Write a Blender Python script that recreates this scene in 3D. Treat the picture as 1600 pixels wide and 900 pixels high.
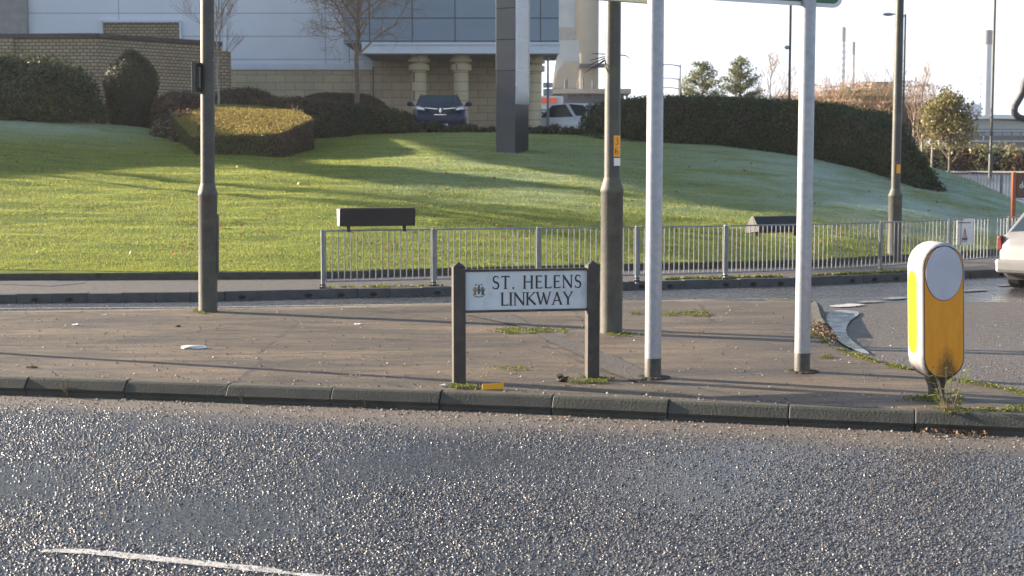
import bpy, bmesh, math, random
import numpy as np
from mathutils import Vector, Matrix, noise as mnoise
R = math.radians
rnd = random.Random(7)
rng = np.random.default_rng(7)
for o in list(bpy.data.objects): bpy.data.objects.remove(o)
SC = bpy.context.scene
COL = SC.collection

# ------------------------------------------------------------------ camera, sky, sun, exposure
FPX, CX, CY, CAMH = 2200.0, 800.0, 450.0, 1.9
PITCH = math.atan(180.0 / FPX)
cam_d = bpy.data.cameras.new('camera'); cam = bpy.data.objects.new('camera', cam_d); COL.objects.link(cam)
cam.location = (0, 0, CAMH); cam.rotation_euler = (math.pi/2 - PITCH, 0, 0)
cam_d.sensor_width = 36; cam_d.lens = FPX / 1600 * 36
cam_d.clip_start = 0.1; cam_d.clip_end = 5000
cam_d.dof.use_dof = True; cam_d.dof.focus_distance = 12.3; cam_d.dof.aperture_fstop = 4.0
SC.camera = cam
SUN_EL, SUN_SH = R(16), R(22)          # elevation; the shadows run to +X and a little towards the camera
world = bpy.data.worlds.new('World'); SC.world = world; world.use_nodes = True
wn = world.node_tree; bg = wn.nodes['Background']
sky = wn.nodes.new('ShaderNodeTexSky'); sky.sky_type = 'NISHITA'; sky.sun_disc = False
sky.sun_elevation = SUN_EL; sky.sun_rotation = math.atan2(-math.cos(SUN_SH), math.sin(SUN_SH))
sky.air_density = 1.0; sky.dust_density = 1.4; sky.ozone_density = 1.2; sky.altitude = 0
# a bright thin veil of winter haze low in the sky, thinning out overhead
_tc = wn.nodes.new('ShaderNodeTexCoord'); _sp = wn.nodes.new('ShaderNodeSeparateXYZ'); wn.links.new(_tc.outputs['Generated'], _sp.inputs[0])
_mr = wn.nodes.new('ShaderNodeMapRange'); wn.links.new(_sp.outputs[2], _mr.inputs[0]); _mr.inputs[1].default_value = .42; _mr.inputs[2].default_value = .06
_mr.inputs[3].default_value = 0.0; _mr.inputs[4].default_value = .92; _mr.interpolation_type = 'SMOOTHSTEP'
_mx = wn.nodes.new('ShaderNodeMix'); _mx.data_type = 'RGBA'; wn.links.new(_mr.outputs[0], _mx.inputs[0]); wn.links.new(sky.outputs[0], _mx.inputs[6]); _mx.inputs[7].default_value = (4.45, 4.95, 5.75, 1)
wn.links.new(_mx.outputs[2], bg.inputs[0]); bg.inputs[1].default_value = 0.064
sun_d = bpy.data.lights.new('sun', 'SUN'); sun = bpy.data.objects.new('sun', sun_d); COL.objects.link(sun)
sun_d.energy = 5.0; sun_d.angle = R(0.55); sun_d.color = (1.0, 0.84, 0.66)
LDIR = Vector((math.cos(SUN_SH)*math.cos(SUN_EL), -math.sin(SUN_SH)*math.cos(SUN_EL), -math.sin(SUN_EL)))
sun.rotation_euler = LDIR.to_track_quat('-Z', 'Y').to_euler()
SC.view_settings.view_transform = 'Standard'; SC.view_settings.look = 'None'
SC.view_settings.exposure = 2.02; SC.view_settings.gamma = 1.0
SC.render.engine = 'CYCLES'
SC.cycles.max_bounces = 6; SC.cycles.transparent_max_bounces = 8; SC.cycles.volume_bounces = 0

# ------------------------------------------------------------------ survey helpers: where a sight line meets a level, a depth or the mound
_R = Vector((1, 0, 0)); _U = Vector((0, math.sin(PITCH), math.cos(PITCH))); _F = Vector((0, math.cos(PITCH), -math.sin(PITCH)))
def ray(px, py): return _R*((px-CX)/FPX) + _U*((CY-py)/FPX) + _F
def P(px, py, z=0.0):
    d = ray(px, py); t = (z-CAMH)/d.z; return Vector((0, 0, CAMH)) + d*t
def PD(px, py, Y):
    d = ray(px, py); return Vector((0, 0, CAMH)) + d*(Y/d.y)
def interp(x, pts):
    if x <= pts[0][0]: return pts[0][1]
    for (a, b), (c, d) in zip(pts, pts[1:]):
        if x <= c: return b + (d-b)*(x-a)/(c-a)
    return pts[-1][1]
def line_fn(pxs, z):
    q = [P(a, b, z) for a, b in pxs]; q = [(v.x, v.y) for v in q]
    (x0, y0), (x1, y1) = q[0], q[1]; q.insert(0, (x0-60, y0 - (y1-y0)/(x1-x0)*60))
    (x0, y0), (x1, y1) = q[-2], q[-1]; s = (y1-y0)/(x1-x0); q.append((x1+60, y1+s*60))
    return lambda x: interp(x, q)
PZ = 0.14                                # level of the pavement island
near_kerb = line_fn([(0, 617), (340, 629), (730, 643), (1130, 661), (1600, 683)], 0)
far_kerb = line_fn([(0, 473), (300, 470), (460, 466), (700, 461), (935, 453), (1235, 446), (1500, 434), (1600, 430)], 0)
lawn_front = line_fn([(0, 427), (400, 425), (500, 424), (700, 419), (935, 413), (1270, 406), (1500, 393), (1600, 386)], 0.24)
CREST = 44.0
ridge = [(-60, 3.7), (-16, 3.6), (-12, 3.35), (-10, 3.1), (-6.4, 3.0), (-4, 3.08), (-2, 3.15), (0, 3.12), (2, 3.05), (4, 2.9), (6, 2.85), (8, 2.7),
         (10, 2.45), (12, 2.25), (13.4, 2.0), (14, 1.62), (14.8, 1.1), (15.8, .72), (17.5, .3), (20, .1), (60, .1)]
def sm(t): t = max(0, min(1, t)); return t*t*(3-2*t)
def ground_z(x, y):
    return -0.04 + 1.95*sm((y-34)/52)
def lawn_z(x, y, bump=True):
    h = sum(interp(x+dx, ridge) for dx in (-.5, 0, .5))/3
    f = lawn_front(x); t = (y-f)/(CREST-f)
    if t <= 1:
        t = max(t, 0); s = .45*t + .55*math.sin(t*math.pi/2)
        z = .24 + (h-.24)*s
    else:
        z = h + (3.05-h)*sm((y-CREST)/4)*(1 if x < 3 else max(0, 1-(x-3)/4))
    if x > 9: z = z + (ground_z(x, y)-.1-z)*sm((y-46)/12)*sm((x-9)/4)
    if bump and t > 0: z += .035*min(1, t*8)*mnoise.noise(Vector((x*.35, y*.5, 0))) + .045*min(1, t*8)*mnoise.noise(Vector((x*.55, y*2.3, 3))) + .02*min(1, t*8)*mnoise.noise(Vector((x*1.6, y*3.4, 7)))
    return z
def T(px, py, back=None):
    d = ray(px, py); Y = 24.0; step = .05
    while Y < 50:
        p = Vector((0, 0, CAMH)) + d*(Y/d.y)
        if p.y > lawn_front(p.x) and p.z <= lawn_z(p.x, p.y, False): return p
        Y += step
    p = PD(px, py, back or 45.0); p.z = lawn_z(p.x, p.y, False); return p

# ------------------------------------------------------------------ materials
def new_mat(name):
    m = bpy.data.materials.new(name); m.use_nodes = True
    return m, m.node_tree, m.node_tree.nodes['Principled BSDF']
def tex(nt, kind, scale, coord='Object', vec=None, **kw):
    n = nt.nodes.new(kind); n.inputs['Scale'].default_value = scale
    for k, v in kw.items():
        if k in n.inputs: n.inputs[k].default_value = v
        else: setattr(n, k, v)
    if vec is None:
        c = nt.nodes.new('ShaderNodeTexCoord'); vec = c.outputs[coord]
    nt.links.new(vec, n.inputs['Vector']); return n
def ramp(nt, src, stops):
    r = nt.nodes.new('ShaderNodeValToRGB'); e = r.color_ramp.elements
    while len(e) > 1: e.remove(e[0])
    e[0].position = stops[0][0]; e[0].color = tuple(stops[0][1]) + (1,)
    for p, c in stops[1:]:
        k = e.new(p); k.color = tuple(c) + (1,)
    nt.links.new(src, r.inputs[0]); return r
def mixc(nt, fac, a, b, blend='MIX'):
    m = nt.nodes.new('ShaderNodeMix'); m.data_type = 'RGBA'; m.blend_type = blend
    for s, i in ((fac, 0), (a, 6), (b, 7)):
        if isinstance(s, (int, float)): m.inputs[i].default_value = s
        elif isinstance(s, tuple): m.inputs[i].default_value = s + (1,)
        else: nt.links.new(s, m.inputs[i])
    return m.outputs[2]
def math_(nt, op, a, b=None):
    m = nt.nodes.new('ShaderNodeMath'); m.operation = op
    for s, i in ((a, 0), (b, 1)):
        if s is None: continue
        if isinstance(s, (int, float)): m.inputs[i].default_value = s
        else: nt.links.new(s, m.inputs[i])
    return m.outputs[0]
def bump(nt, b, h, strength, dist, prev=None):
    n = nt.nodes.new('ShaderNodeBump'); n.inputs['Strength'].default_value = strength; n.inputs['Distance'].default_value = dist
    nt.links.new(h, n.inputs['Height'])
    if prev is not None: nt.links.new(prev, n.inputs['Normal'])
    if b is not None: nt.links.new(n.outputs[0], b.inputs['Normal'])
    return n.outputs[0]
def mapping(nt, scale=(1, 1, 1), coord='Object', rot=(0, 0, 0)):
    c = nt.nodes.new('ShaderNodeTexCoord'); m = nt.nodes.new('ShaderNodeMapping')
    m.inputs['Scale'].default_value = scale; m.inputs['Rotation'].default_value = rot
    nt.links.new(c.outputs[coord], m.inputs[0]); return m.outputs[0]

def paint(name, col, rough=.5, metal=0, var=.15, scale=3, bmp=0, spec=.5, dirt=None, dscale=6, coat=0):
    """worn paint, plastic or metal: base colour, mottling, optional dirt colour"""
    m, nt, b = new_mat(name)
    n = tex(nt, 'ShaderNodeTexNoise', scale, Detail=8.0, Roughness=.65)
    lo = tuple(c*(1-var) for c in col); hi = tuple(min(1, c*(1+var)) for c in col)
    r = ramp(nt, n.outputs[0], [(.3, lo), (.7, hi)]); out = r.outputs[0]
    if dirt:
        d = tex(nt, 'ShaderNodeTexNoise', dscale, Detail=9.0, Roughness=.7)
        k = ramp(nt, d.outputs[0], [(.5, (0, 0, 0)), (.72, (1, 1, 1))]); out = mixc(nt, k.outputs[0], out, dirt)
    nt.links.new(out, b.inputs['Base Color'])
    b.inputs['Roughness'].default_value = rough; b.inputs['Metallic'].default_value = metal
    b.inputs['Specular IOR Level'].default_value = spec; b.inputs['Coat Weight'].default_value = coat
    if bmp:
        g = tex(nt, 'ShaderNodeTexNoise', scale*12, Detail=4.0); bump(nt, b, g.outputs[0], bmp, .01)
    return m
def glassy(name, col, rough=.05):
    m, nt, b = new_mat(name); b.inputs['Base Color'].default_value = tuple(col)+(1,)
    b.inputs['Roughness'].default_value = rough; b.inputs['Specular IOR Level'].default_value = .9; b.inputs['Coat Weight'].default_value = .5
    return m
def leaf_mat(name, c1, c2, trans=.3, rough=.5):
    m, nt, b = new_mat(name)
    g = nt.nodes.new('ShaderNodeNewGeometry')
    n = tex(nt, 'ShaderNodeTexNoise', 1.6, Detail=5.0)
    mx = math_(nt, 'ADD', math_(nt, 'MULTIPLY', g.outputs['Random Per Island'], .6), math_(nt, 'MULTIPLY', n.outputs[0], .5))
    r = ramp(nt, mx, [(.15, c1), (.9, c2)])
    nt.links.new(r.outputs[0], b.inputs['Base Color']); b.inputs['Roughness'].default_value = rough
    b.inputs['Specular IOR Level'].default_value = .35
    t = nt.nodes.new('ShaderNodeBsdfTranslucent'); nt.links.new(r.outputs[0], t.inputs[0])
    s = nt.nodes.new('ShaderNodeMixShader'); s.inputs[0].default_value = trans
    nt.links.new(b.outputs[0], s.inputs[1]); nt.links.new(t.outputs[0], s.inputs[2])
    nt.links.new(s.outputs[0], nt.nodes['Material Output'].inputs[0]); return m
def brick_mat(name, c1, c2, mortar, bw, bh, ms, offset=.5, rough=.85, bstr=.5, var=.2):
    m, nt, b = new_mat(name)
    c = nt.nodes.new('ShaderNodeTexCoord'); s = nt.nodes.new('ShaderNodeSeparateXYZ'); nt.links.new(c.outputs['Object'], s.inputs[0])
    k = nt.nodes.new('ShaderNodeCombineXYZ'); nt.links.new(math_(nt, 'ADD', s.outputs[0], s.outputs[1]), k.inputs[0]); nt.links.new(s.outputs[2], k.inputs[1])
    t = nt.nodes.new('ShaderNodeTexBrick'); nt.links.new(k.outputs[0], t.inputs['Vector'])
    t.offset = offset; t.inputs['Scale'].default_value = 1; t.inputs['Brick Width'].default_value = bw; t.inputs['Row Height'].default_value = bh
    t.inputs['Mortar Size'].default_value = ms; t.inputs['Mortar Smooth'].default_value = .1; t.inputs['Bias'].default_value = 0
    t.inputs['Color1'].default_value = tuple(c1)+(1,); t.inputs['Color2'].default_value = tuple(c2)+(1,); t.inputs['Mortar'].default_value = tuple(mortar)+(1,)
    n = tex(nt, 'ShaderNodeTexNoise', .9, Detail=9.0, Roughness=.7)
    g = ramp(nt, n.outputs[0], [(.25, (1-var,)*3), (.75, (1, 1, 1))])
    nt.links.new(mixc(nt, 1.0, t.outputs[0], g.outputs[0], 'MULTIPLY'), b.inputs['Base Color'])
    b.inputs['Roughness'].default_value = rough
    inv = math_(nt, 'SUBTRACT', 1.0, t.outputs['Fac']); bump(nt, b, inv, bstr, .01)
    return m

def chip_road(name, base_lo, base_hi, chip=75, rough=(.22, .5), grime=None, strength=1.0):
    m, nt, b = new_mat(name)
    v = tex(nt, 'ShaderNodeTexVoronoi', chip, feature='SMOOTH_F1', Smoothness=.25)
    v2 = tex(nt, 'ShaderNodeTexVoronoi', chip*1.9, feature='F1')
    n = tex(nt, 'ShaderNodeTexNoise', .55, Detail=6.0, Roughness=.6)
    nf = tex(nt, 'ShaderNodeTexNoise', 260, Detail=3.0)
    nl = tex(nt, 'ShaderNodeTexNoise', 8, Detail=4.0)
    cell = nt.nodes.new('ShaderNodeSeparateColor'); nt.links.new(v.outputs['Color'], cell.inputs[0])
    r = ramp(nt, cell.outputs[0], [(0, base_lo), (.8, base_hi), (1, tuple(c*1.7 for c in base_hi))])
    pit = ramp(nt, v.outputs['Distance'], [(.35, (1, 1, 1)), (.75, (.35, .33, .31))])
    c = mixc(nt, 1.0, r.outputs[0], pit.outputs[0], 'MULTIPLY')
    if grime:
        gm = ramp(nt, n.outputs[0], [(.35, (0, 0, 0)), (.75, (.7, .7, .7))]); c = mixc(nt, gm.outputs[0], c, grime)
    nt.links.new(c, b.inputs['Base Color'])
    rr = ramp(nt, nl.outputs[0], [(.3, (rough[0],)*3), (.7, (rough[1],)*3)]); nt.links.new(rr.outputs[0], b.inputs['Roughness'])
    b.inputs['Specular IOR Level'].default_value = .75
    h = math_(nt, 'ADD', math_(nt, 'MULTIPLY', v.outputs['Distance'], -1.0), math_(nt, 'MULTIPLY', v2.outputs['Distance'], -.35))
    h = math_(nt, 'ADD', h, math_(nt, 'MULTIPLY', nf.outputs[0], .12))
    bump(nt, b, h, strength, .011)
    return m, nt, b

M = {}
M['near_road'], _nt, _b = chip_road('wet chipped asphalt', (.03, .033, .04), (.085, .088, .098), 54, (.10, .26), strength=.42)
M['far_road'], _, _ = chip_road('far asphalt', (.045, .046, .052), (.11, .112, .12), 70, (.16, .34), strength=.5)
M['apron'], _, _ = chip_road('brown gritty asphalt', (.05, .045, .04), (.135, .118, .102), 50, (.45, .75), grime=(.10, .08, .066), strength=.8)
M['path_asphalt'], _, _ = chip_road('path asphalt', (.07, .063, .06), (.14, .125, .115), 90, (.55, .8), strength=.5)
def pavement_mat():
    m, nt, b = new_mat('old trodden asphalt')
    big = tex(nt, 'ShaderNodeTexNoise', .45, vec=mapping(nt, (1, 2.2, 1)), Detail=7.0, Roughness=.6)
    mid = tex(nt, 'ShaderNodeTexNoise', 2.6, vec=mapping(nt, (.5, 2.4, 1), rot=(0, 0, .12)), Detail=8.0, Roughness=.7)
    fine = tex(nt, 'ShaderNodeTexVoronoi', 95)
    grit = tex(nt, 'ShaderNodeTexNoise', 60, Detail=5.0, Roughness=.8)
    c = ramp(nt, big.outputs[0], [(.28, (.046, .040, .031)), (.5, (.100, .082, .060)), (.74, (.190, .142, .092))]).outputs[0]
    c = mixc(nt, .55, c, ramp(nt, mid.outputs[0], [(.3, (.38, .36, .35)), (.55, (1.1, 1.08, 1.05))]).outputs[0], 'MULTIPLY')
    sp = nt.nodes.new('ShaderNodeSeparateColor'); nt.links.new(fine.outputs['Color'], sp.inputs[0])
    c = mixc(nt, .6, c, ramp(nt, sp.outputs[0], [(0, (.6, .6, .62)), (.85, (1.05, 1, .95)), (.96, (1.9, 1.85, 1.8))]).outputs[0], 'MULTIPLY')
    for sc_, th, cc in ((3.1, .045, (.03, .027, .025)), (5.3, .04, (.05, .045, .04)), (4.1, .03, (.42, .40, .37)), (9.0, .035, (.33, .30, .27))):
        sv_ = tex(nt, 'ShaderNodeTexVoronoi', sc_); kk = ramp(nt, sv_.outputs['Distance'], [(th, (.85,)*3), (th*1.5, (0, 0, 0))]); c = mixc(nt, kk.outputs[0], c, cc)
    ck = tex(nt, 'ShaderNodeTexVoronoi', .42, vec=None, feature='DISTANCE_TO_EDGE'); wv = tex(nt, 'ShaderNodeTexNoise', 5, Detail=6.0)
    cl = ramp(nt, math_(nt, 'ADD', ck.outputs['Distance'], math_(nt, 'MULTIPLY', wv.outputs[0], .05)), [(.026, (.75,)*3), (.036, (0, 0, 0))]); c = mixc(nt, cl.outputs[0], c, (.035, .03, .026))
    dm = tex(nt, 'ShaderNodeTexNoise', .9, vec=mapping(nt, (.6, 1.6, 1)), Detail=9.0, Roughness=.75); c = mixc(nt, ramp(nt, dm.outputs[0], [(.52, (0, 0, 0)), (.64, (.55,)*3)]).outputs[0], c, (.055, .048, .043))
    nt.links.new(c, b.inputs['Base Color'])
    nt.links.new(ramp(nt, mid.outputs[0], [(.3, (.42,)*3), (.6, (.75,)*3)]).outputs[0], b.inputs['Roughness'])
    h = math_(nt, 'ADD', math_(nt, 'MULTIPLY', fine.outputs['Distance'], -.5), grit.outputs[0])
    n1 = bump(nt, None, h, .55, .006); bump(nt, b, mid.outputs[0], .35, .03, n1)
    return m
M['pavement'] = pavement_mat()
M['patch'], _, _ = chip_road('darker trench patch', (.055, .048, .042), (.105, .09, .078), 80, (.6, .85), strength=.6)
M['kerb'] = paint('damp mossy kerb stone', (.058, .058, .048), .8, var=.35, scale=5, bmp=.5, dirt=(.05, .055, .035), dscale=2.5)
M['far_kerb'] = paint('grey drainage kerb', (.065, .07, .075), .7, var=.25, scale=6, bmp=.3)
M['hole'] = paint('dark opening', (.01, .01, .01), .9)
M['line'] = paint('worn white road paint', (.48, .48, .47), .55, var=.3, scale=14, bmp=.6, dirt=(.08, .08, .085), dscale=42)
M['faint_line'] = paint('nearly worn away road paint', (.20, .20, .205), .5, var=.3, scale=10, dirt=(.08, .08, .085), dscale=12)
M['earth'] = paint('bare winter earth', (.06, .045, .032), .95, var=.4, scale=4, bmp=.8)
M['ground'] = paint('distant ground', (.10, .11, .06), .95, var=.4, scale=.1)

def lawn_mat():
    m, nt, b = new_mat('frosted mown lawn')
    st = tex(nt, 'ShaderNodeTexNoise', 1.2, vec=mapping(nt, (.6, 3.2, 1), rot=(0, 0, -.05)), Detail=8.0, Roughness=.7)
    fn = tex(nt, 'ShaderNodeTexNoise', 22, vec=mapping(nt, (.7, 2.5, 1)), Detail=6.0, Roughness=.8)
    fr = tex(nt, 'ShaderNodeTexNoise', .5, vec=mapping(nt, (.8, 1.6, 1), rot=(0, 0, .25)), Detail=7.0, Roughness=.72)
    c = ramp(nt, st.outputs[0], [(.3, (.075, .125, .03)), (.55, (.16, .22, .042)), (.75, (.32, .36, .075))]).outputs[0]
    c = mixc(nt, .6, c, ramp(nt, fn.outputs[0], [(.3, (.55, .6, .5)), (.65, (1.25, 1.2, 1.1))]).outputs[0], 'MULTIPLY')
    # frost lies where it has not thawed: the upper mound to the left and the whole right flank
    co = nt.nodes.new('ShaderNodeTexCoord'); s = nt.nodes.new('ShaderNodeSeparateXYZ'); nt.links.new(co.outputs['Object'], s.inputs[0])
    def rng_(v, a, b2):
        r = nt.nodes.new('ShaderNodeMapRange'); nt.links.new(v, r.inputs[0]); r.inputs[1].default_value = a; r.inputs[2].default_value = b2; return r.outputs[0]
    right = math_(nt, 'MULTIPLY', rng_(s.outputs[0], 2.0, 8.0), rng_(s.outputs[1], 29.5, 33.0))
    left = math_(nt, 'MULTIPLY', rng_(s.outputs[0], -9.0, -13.0), rng_(s.outputs[1], 36.5, 42.5))
    mid = math_(nt, 'MULTIPLY', math_(nt, 'MULTIPLY', rng_(s.outputs[0], -4.5, -1), rng_(s.outputs[1], 29, 31)), .28)
    reg = math_(nt, 'MAXIMUM', math_(nt, 'MAXIMUM', right, left), mid)
    k = ramp(nt, fr.outputs[0], [(.30, (0, 0, 0)), (.56, (1, 1, 1))]).outputs[0]
    k2 = ramp(nt, fn.outputs[0], [(.3, (.25,)*3), (.6, (1, 1, 1))]).outputs[0]
    f = math_(nt, 'MULTIPLY', math_(nt, 'MULTIPLY', reg, k), math_(nt, 'MULTIPLY', k2, .8))
    c = mixc(nt, f, c, (.56, .70, .68))
    nt.links.new(c, b.inputs['Base Color']); b.inputs['Roughness'].default_value = .85; b.inputs['Specular IOR Level'].default_value = .2
    n1 = bump(nt, None, fn.outputs[0], .8, .04); bump(nt, b, st.outputs[0], .7, .12, n1)
    return m
M['lawn'] = lawn_mat()
M['blade'] = leaf_mat('grass blades', (.20, .255, .05), (.46, .46, .105), .5, .65)
def frost_blades():
    m = M['blade']; nt = m.node_tree; b = nt.nodes['Principled BSDF']; src = b.inputs['Base Color'].links[0].from_socket
    fr = tex(nt, 'ShaderNodeTexNoise', .5, vec=mapping(nt, (.8, 1.6, 1), rot=(0, 0, .25)), Detail=7.0, Roughness=.72)
    co = nt.nodes.new('ShaderNodeTexCoord'); s = nt.nodes.new('ShaderNodeSeparateXYZ'); nt.links.new(co.outputs['Object'], s.inputs[0])
    def rg(v, a, b2):
        r = nt.nodes.new('ShaderNodeMapRange'); nt.links.new(v, r.inputs[0]); r.inputs[1].default_value = a; r.inputs[2].default_value = b2; return r.outputs[0]
    right = math_(nt, 'MULTIPLY', rg(s.outputs[0], 2.0, 8.0), rg(s.outputs[1], 29.5, 33.0)); left = math_(nt, 'MULTIPLY', rg(s.outputs[0], -9.0, -13.0), rg(s.outputs[1], 36.5, 42.5))
    mid = math_(nt, 'MULTIPLY', math_(nt, 'MULTIPLY', rg(s.outputs[0], -4.5, -1), rg(s.outputs[1], 29, 31)), .35)
    f = math_(nt, 'MULTIPLY', math_(nt, 'MAXIMUM', math_(nt, 'MAXIMUM', right, left), mid), ramp(nt, fr.outputs[0], [(.34, (0, 0, 0)), (.60, (.72,)*3)]).outputs[0])
    out = mixc(nt, f, src, (.52, .64, .60)); nt.links.new(out, b.inputs['Base Color'])
    for n in nt.nodes:
        if n.bl_idname == 'ShaderNodeBsdfTranslucent': nt.links.new(out, n.inputs[0])
frost_blades()
M['fallen'] = leaf_mat('fallen leaves', (.25, .08, .02), (.5, .22, .05), .2)
M['laurel'] = leaf_mat('laurel leaves', (.018, .035, .012), (.09, .115, .028), .2, .35)
M['topiary'] = leaf_mat('clipped evergreen', (.028, .04, .02), (.06, .078, .034), .12, .6)
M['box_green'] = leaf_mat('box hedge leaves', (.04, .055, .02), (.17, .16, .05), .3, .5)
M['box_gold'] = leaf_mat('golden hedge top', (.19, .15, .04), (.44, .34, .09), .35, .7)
M['hedge'] = leaf_mat('hedge leaves', (.018, .036, .013), (.065, .095, .034), .2, .65)
M['brown_hedge'] = leaf_mat('brown clipped hedge', (.05, .034, .026), (.15, .09, .062), .2, .6)
M['pale_hedge'] = leaf_mat('pale hedge leaves', (.18, .19, .09), (.46, .45, .26), .35, .5)
M['rust_leaf'] = leaf_mat('rust coloured leaves', (.17, .08, .045), (.36, .18, .10), .3, .6)
M['pine'] = leaf_mat('pine needles', (.10, .12, .06), (.27, .28, .14), .3, .5)
M['orange_twig'] = leaf_mat('orange winter twigs', (.32, .20, .12), (.56, .40, .28), .2, .7)
M['olive_leaf'] = leaf_mat('olive shrub leaves', (.09, .09, .03), (.30, .26, .10), .35, .5)
M['moss'] = leaf_mat('moss', (.07, .085, .018), (.22, .25, .045), .3, .7)
M['weed'] = leaf_mat('weed leaves', (.08, .12, .02), (.22, .28, .05), .4, .5)
M['dry'] = leaf_mat('dry seed heads', (.15, .09, .05), (.36, .23, .14), .3, .7)
M['litter_leaf'] = leaf_mat('sodden dead leaves', (.07, .045, .03), (.20, .13, .08), .15, .6)
M['core'] = paint('hedge interior twigs', (.022, .018, .013), .95, var=.5, scale=8)
M['bark'] = paint('grey brown bark', (.17, .13, .10), .85, var=.35, scale=12, bmp=.6)
M['bark_pale'] = paint('pale birch bark', (.38, .33, .28), .8, var=.3, scale=12, bmp=.4)
M['twig'] = paint('winter twigs', (.26, .18, .12), .8, var=.3, scale=8)
M['brick'] = brick_mat('buff brick', (.48, .37, .235), (.38, .29, .18), (.15, .115, .085), .23, .075*1.6, .018, .5, bstr=.4)
M['coping'] = paint('dark coping', (.09, .075, .065), .8, var=.25, scale=4, bmp=.4)
M['stone'] = brick_mat('buff stone blocks', (.62, .51, .34), (.52, .43, .285), (.29, .24, .18), .78, .31, .012, .5, bstr=.4)
M['colstone'] = brick_mat('column stone', (.68, .57, .37), (.62, .52, .335), (.26, .21, .15), 3.0, .36, .012, .5)
M['white_clad'] = brick_mat('white cladding panels', (.78, .82, .88), (.76, .80, .86), (.42, .46, .52), 4.2, .93, .02, 0, .45, .3, var=.08)
M['grey_clad'] = brick_mat('blue grey cladding panels', (.25, .32, .39), (.235, .305, .37), (.06, .07, .085), 1.62, .86, .022, 0, .4, .6, var=.12)
M['trim'] = paint('pale metal trim', (.66, .70, .76), .4, var=.06)
M['soffit'] = paint('grey soffit', (.34, .33, .31), .7)  # one even warm grey, also on the cladding bay and louvre band
M['lamp_steel'] = paint('weathered olive grey column paint', (.060, .062, .060), .5, .3, .25, 5, .25, dirt=(.09, .10, .06), dscale=3)
M['lamp_base'] = paint('weathered column base', (.075, .074, .066), .6, .1, .3, 5, .35, dirt=(.09, .10, .055), dscale=5)
M['galv'] = paint('galvanised steel', (.35, .37, .40), .45, .5, .16, 16, .12)
M['galv_dark'] = paint('grimy steel foot', (.07, .065, .06), .6, .2, .3, 9, .3)
M['rail'] = paint('painted grey railing', (.30, .31, .33), .45, .3, .2, 8, .1, dirt=(.2, .15, .1), dscale=20)
M['rail_post'] = paint('galvanised railing post', (.20, .215, .235), .45, .35, .2, 6, .1)
M['black'] = paint('black plastic', (.018, .018, .02), .5, var=.3)
M['dark_post'] = paint('black brown sign post', (.045, .038, .034), .55, var=.25, scale=10, bmp=.3, dirt=(.09, .075, .06), dscale=9)
M['plate'] = paint('white sign plate', (.62, .67, .70), .4, var=.06, scale=2, dirt=(.45, .5, .5), dscale=5)
M['ink'] = paint('dark brown lettering', (.035, .022, .024), .5, var=.1)
M['gold'] = paint('faded gold print', (.30, .19, .05), .5, var=.3, scale=60)
M['blueprint'] = paint('blue print', (.06, .09, .20), .5, var=.3, scale=60)
M['redprint'] = paint('faded red print', (.32, .16, .14), .5, var=.3, scale=60)
M['green_print'] = paint('dark green print', (.06, .10, .09), .5, var=.3, scale=60)
def amber():
    m, nt, b = new_mat('amber bollard panel'); c = nt.nodes.new('ShaderNodeTexCoord'); s = nt.nodes.new('ShaderNodeSeparateXYZ'); nt.links.new(c.outputs['Object'], s.inputs[0])
    n = tex(nt, 'ShaderNodeTexNoise', 9, vec=mapping(nt, (1.6, 1, .35)), Detail=8.0, Roughness=.7); f = tex(nt, 'ShaderNodeTexNoise', 55, vec=mapping(nt, (1.3, 1, .7)), Detail=6.0, Roughness=.8)
    col = ramp(nt, n.outputs[0], [(.35, (.88, .36, .008)), (.7, (.76, .28, .010))]).outputs[0]
    mr = nt.nodes.new('ShaderNodeMapRange'); nt.links.new(s.outputs[2], mr.inputs[0]); mr.inputs[1].default_value = .62; mr.inputs[2].default_value = .22
    ctr = nt.nodes.new('ShaderNodeMapRange'); nt.links.new(math_(nt, 'ABSOLUTE', math_(nt, 'SUBTRACT', s.outputs[0], .02)), ctr.inputs[0]); ctr.inputs[1].default_value = .17; ctr.inputs[2].default_value = .02
    k = math_(nt, 'MULTIPLY', math_(nt, 'MULTIPLY', mr.outputs[0], ctr.outputs[0]), math_(nt, 'ADD', f.outputs[0], n.outputs[0]))
    k = ramp(nt, k, [(.45, (0, 0, 0)), (.85, (.85, .85, .85))]).outputs[0]
    nt.links.new(mixc(nt, k, col, (.055, .035, .012)), b.inputs['Base Color']); b.inputs['Roughness'].default_value = .4; return m
M['yellow'] = amber()
M['yellow_side'] = paint('yellow bollard window', (.80, .38, .006), .35, var=.06, scale=5)
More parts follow.
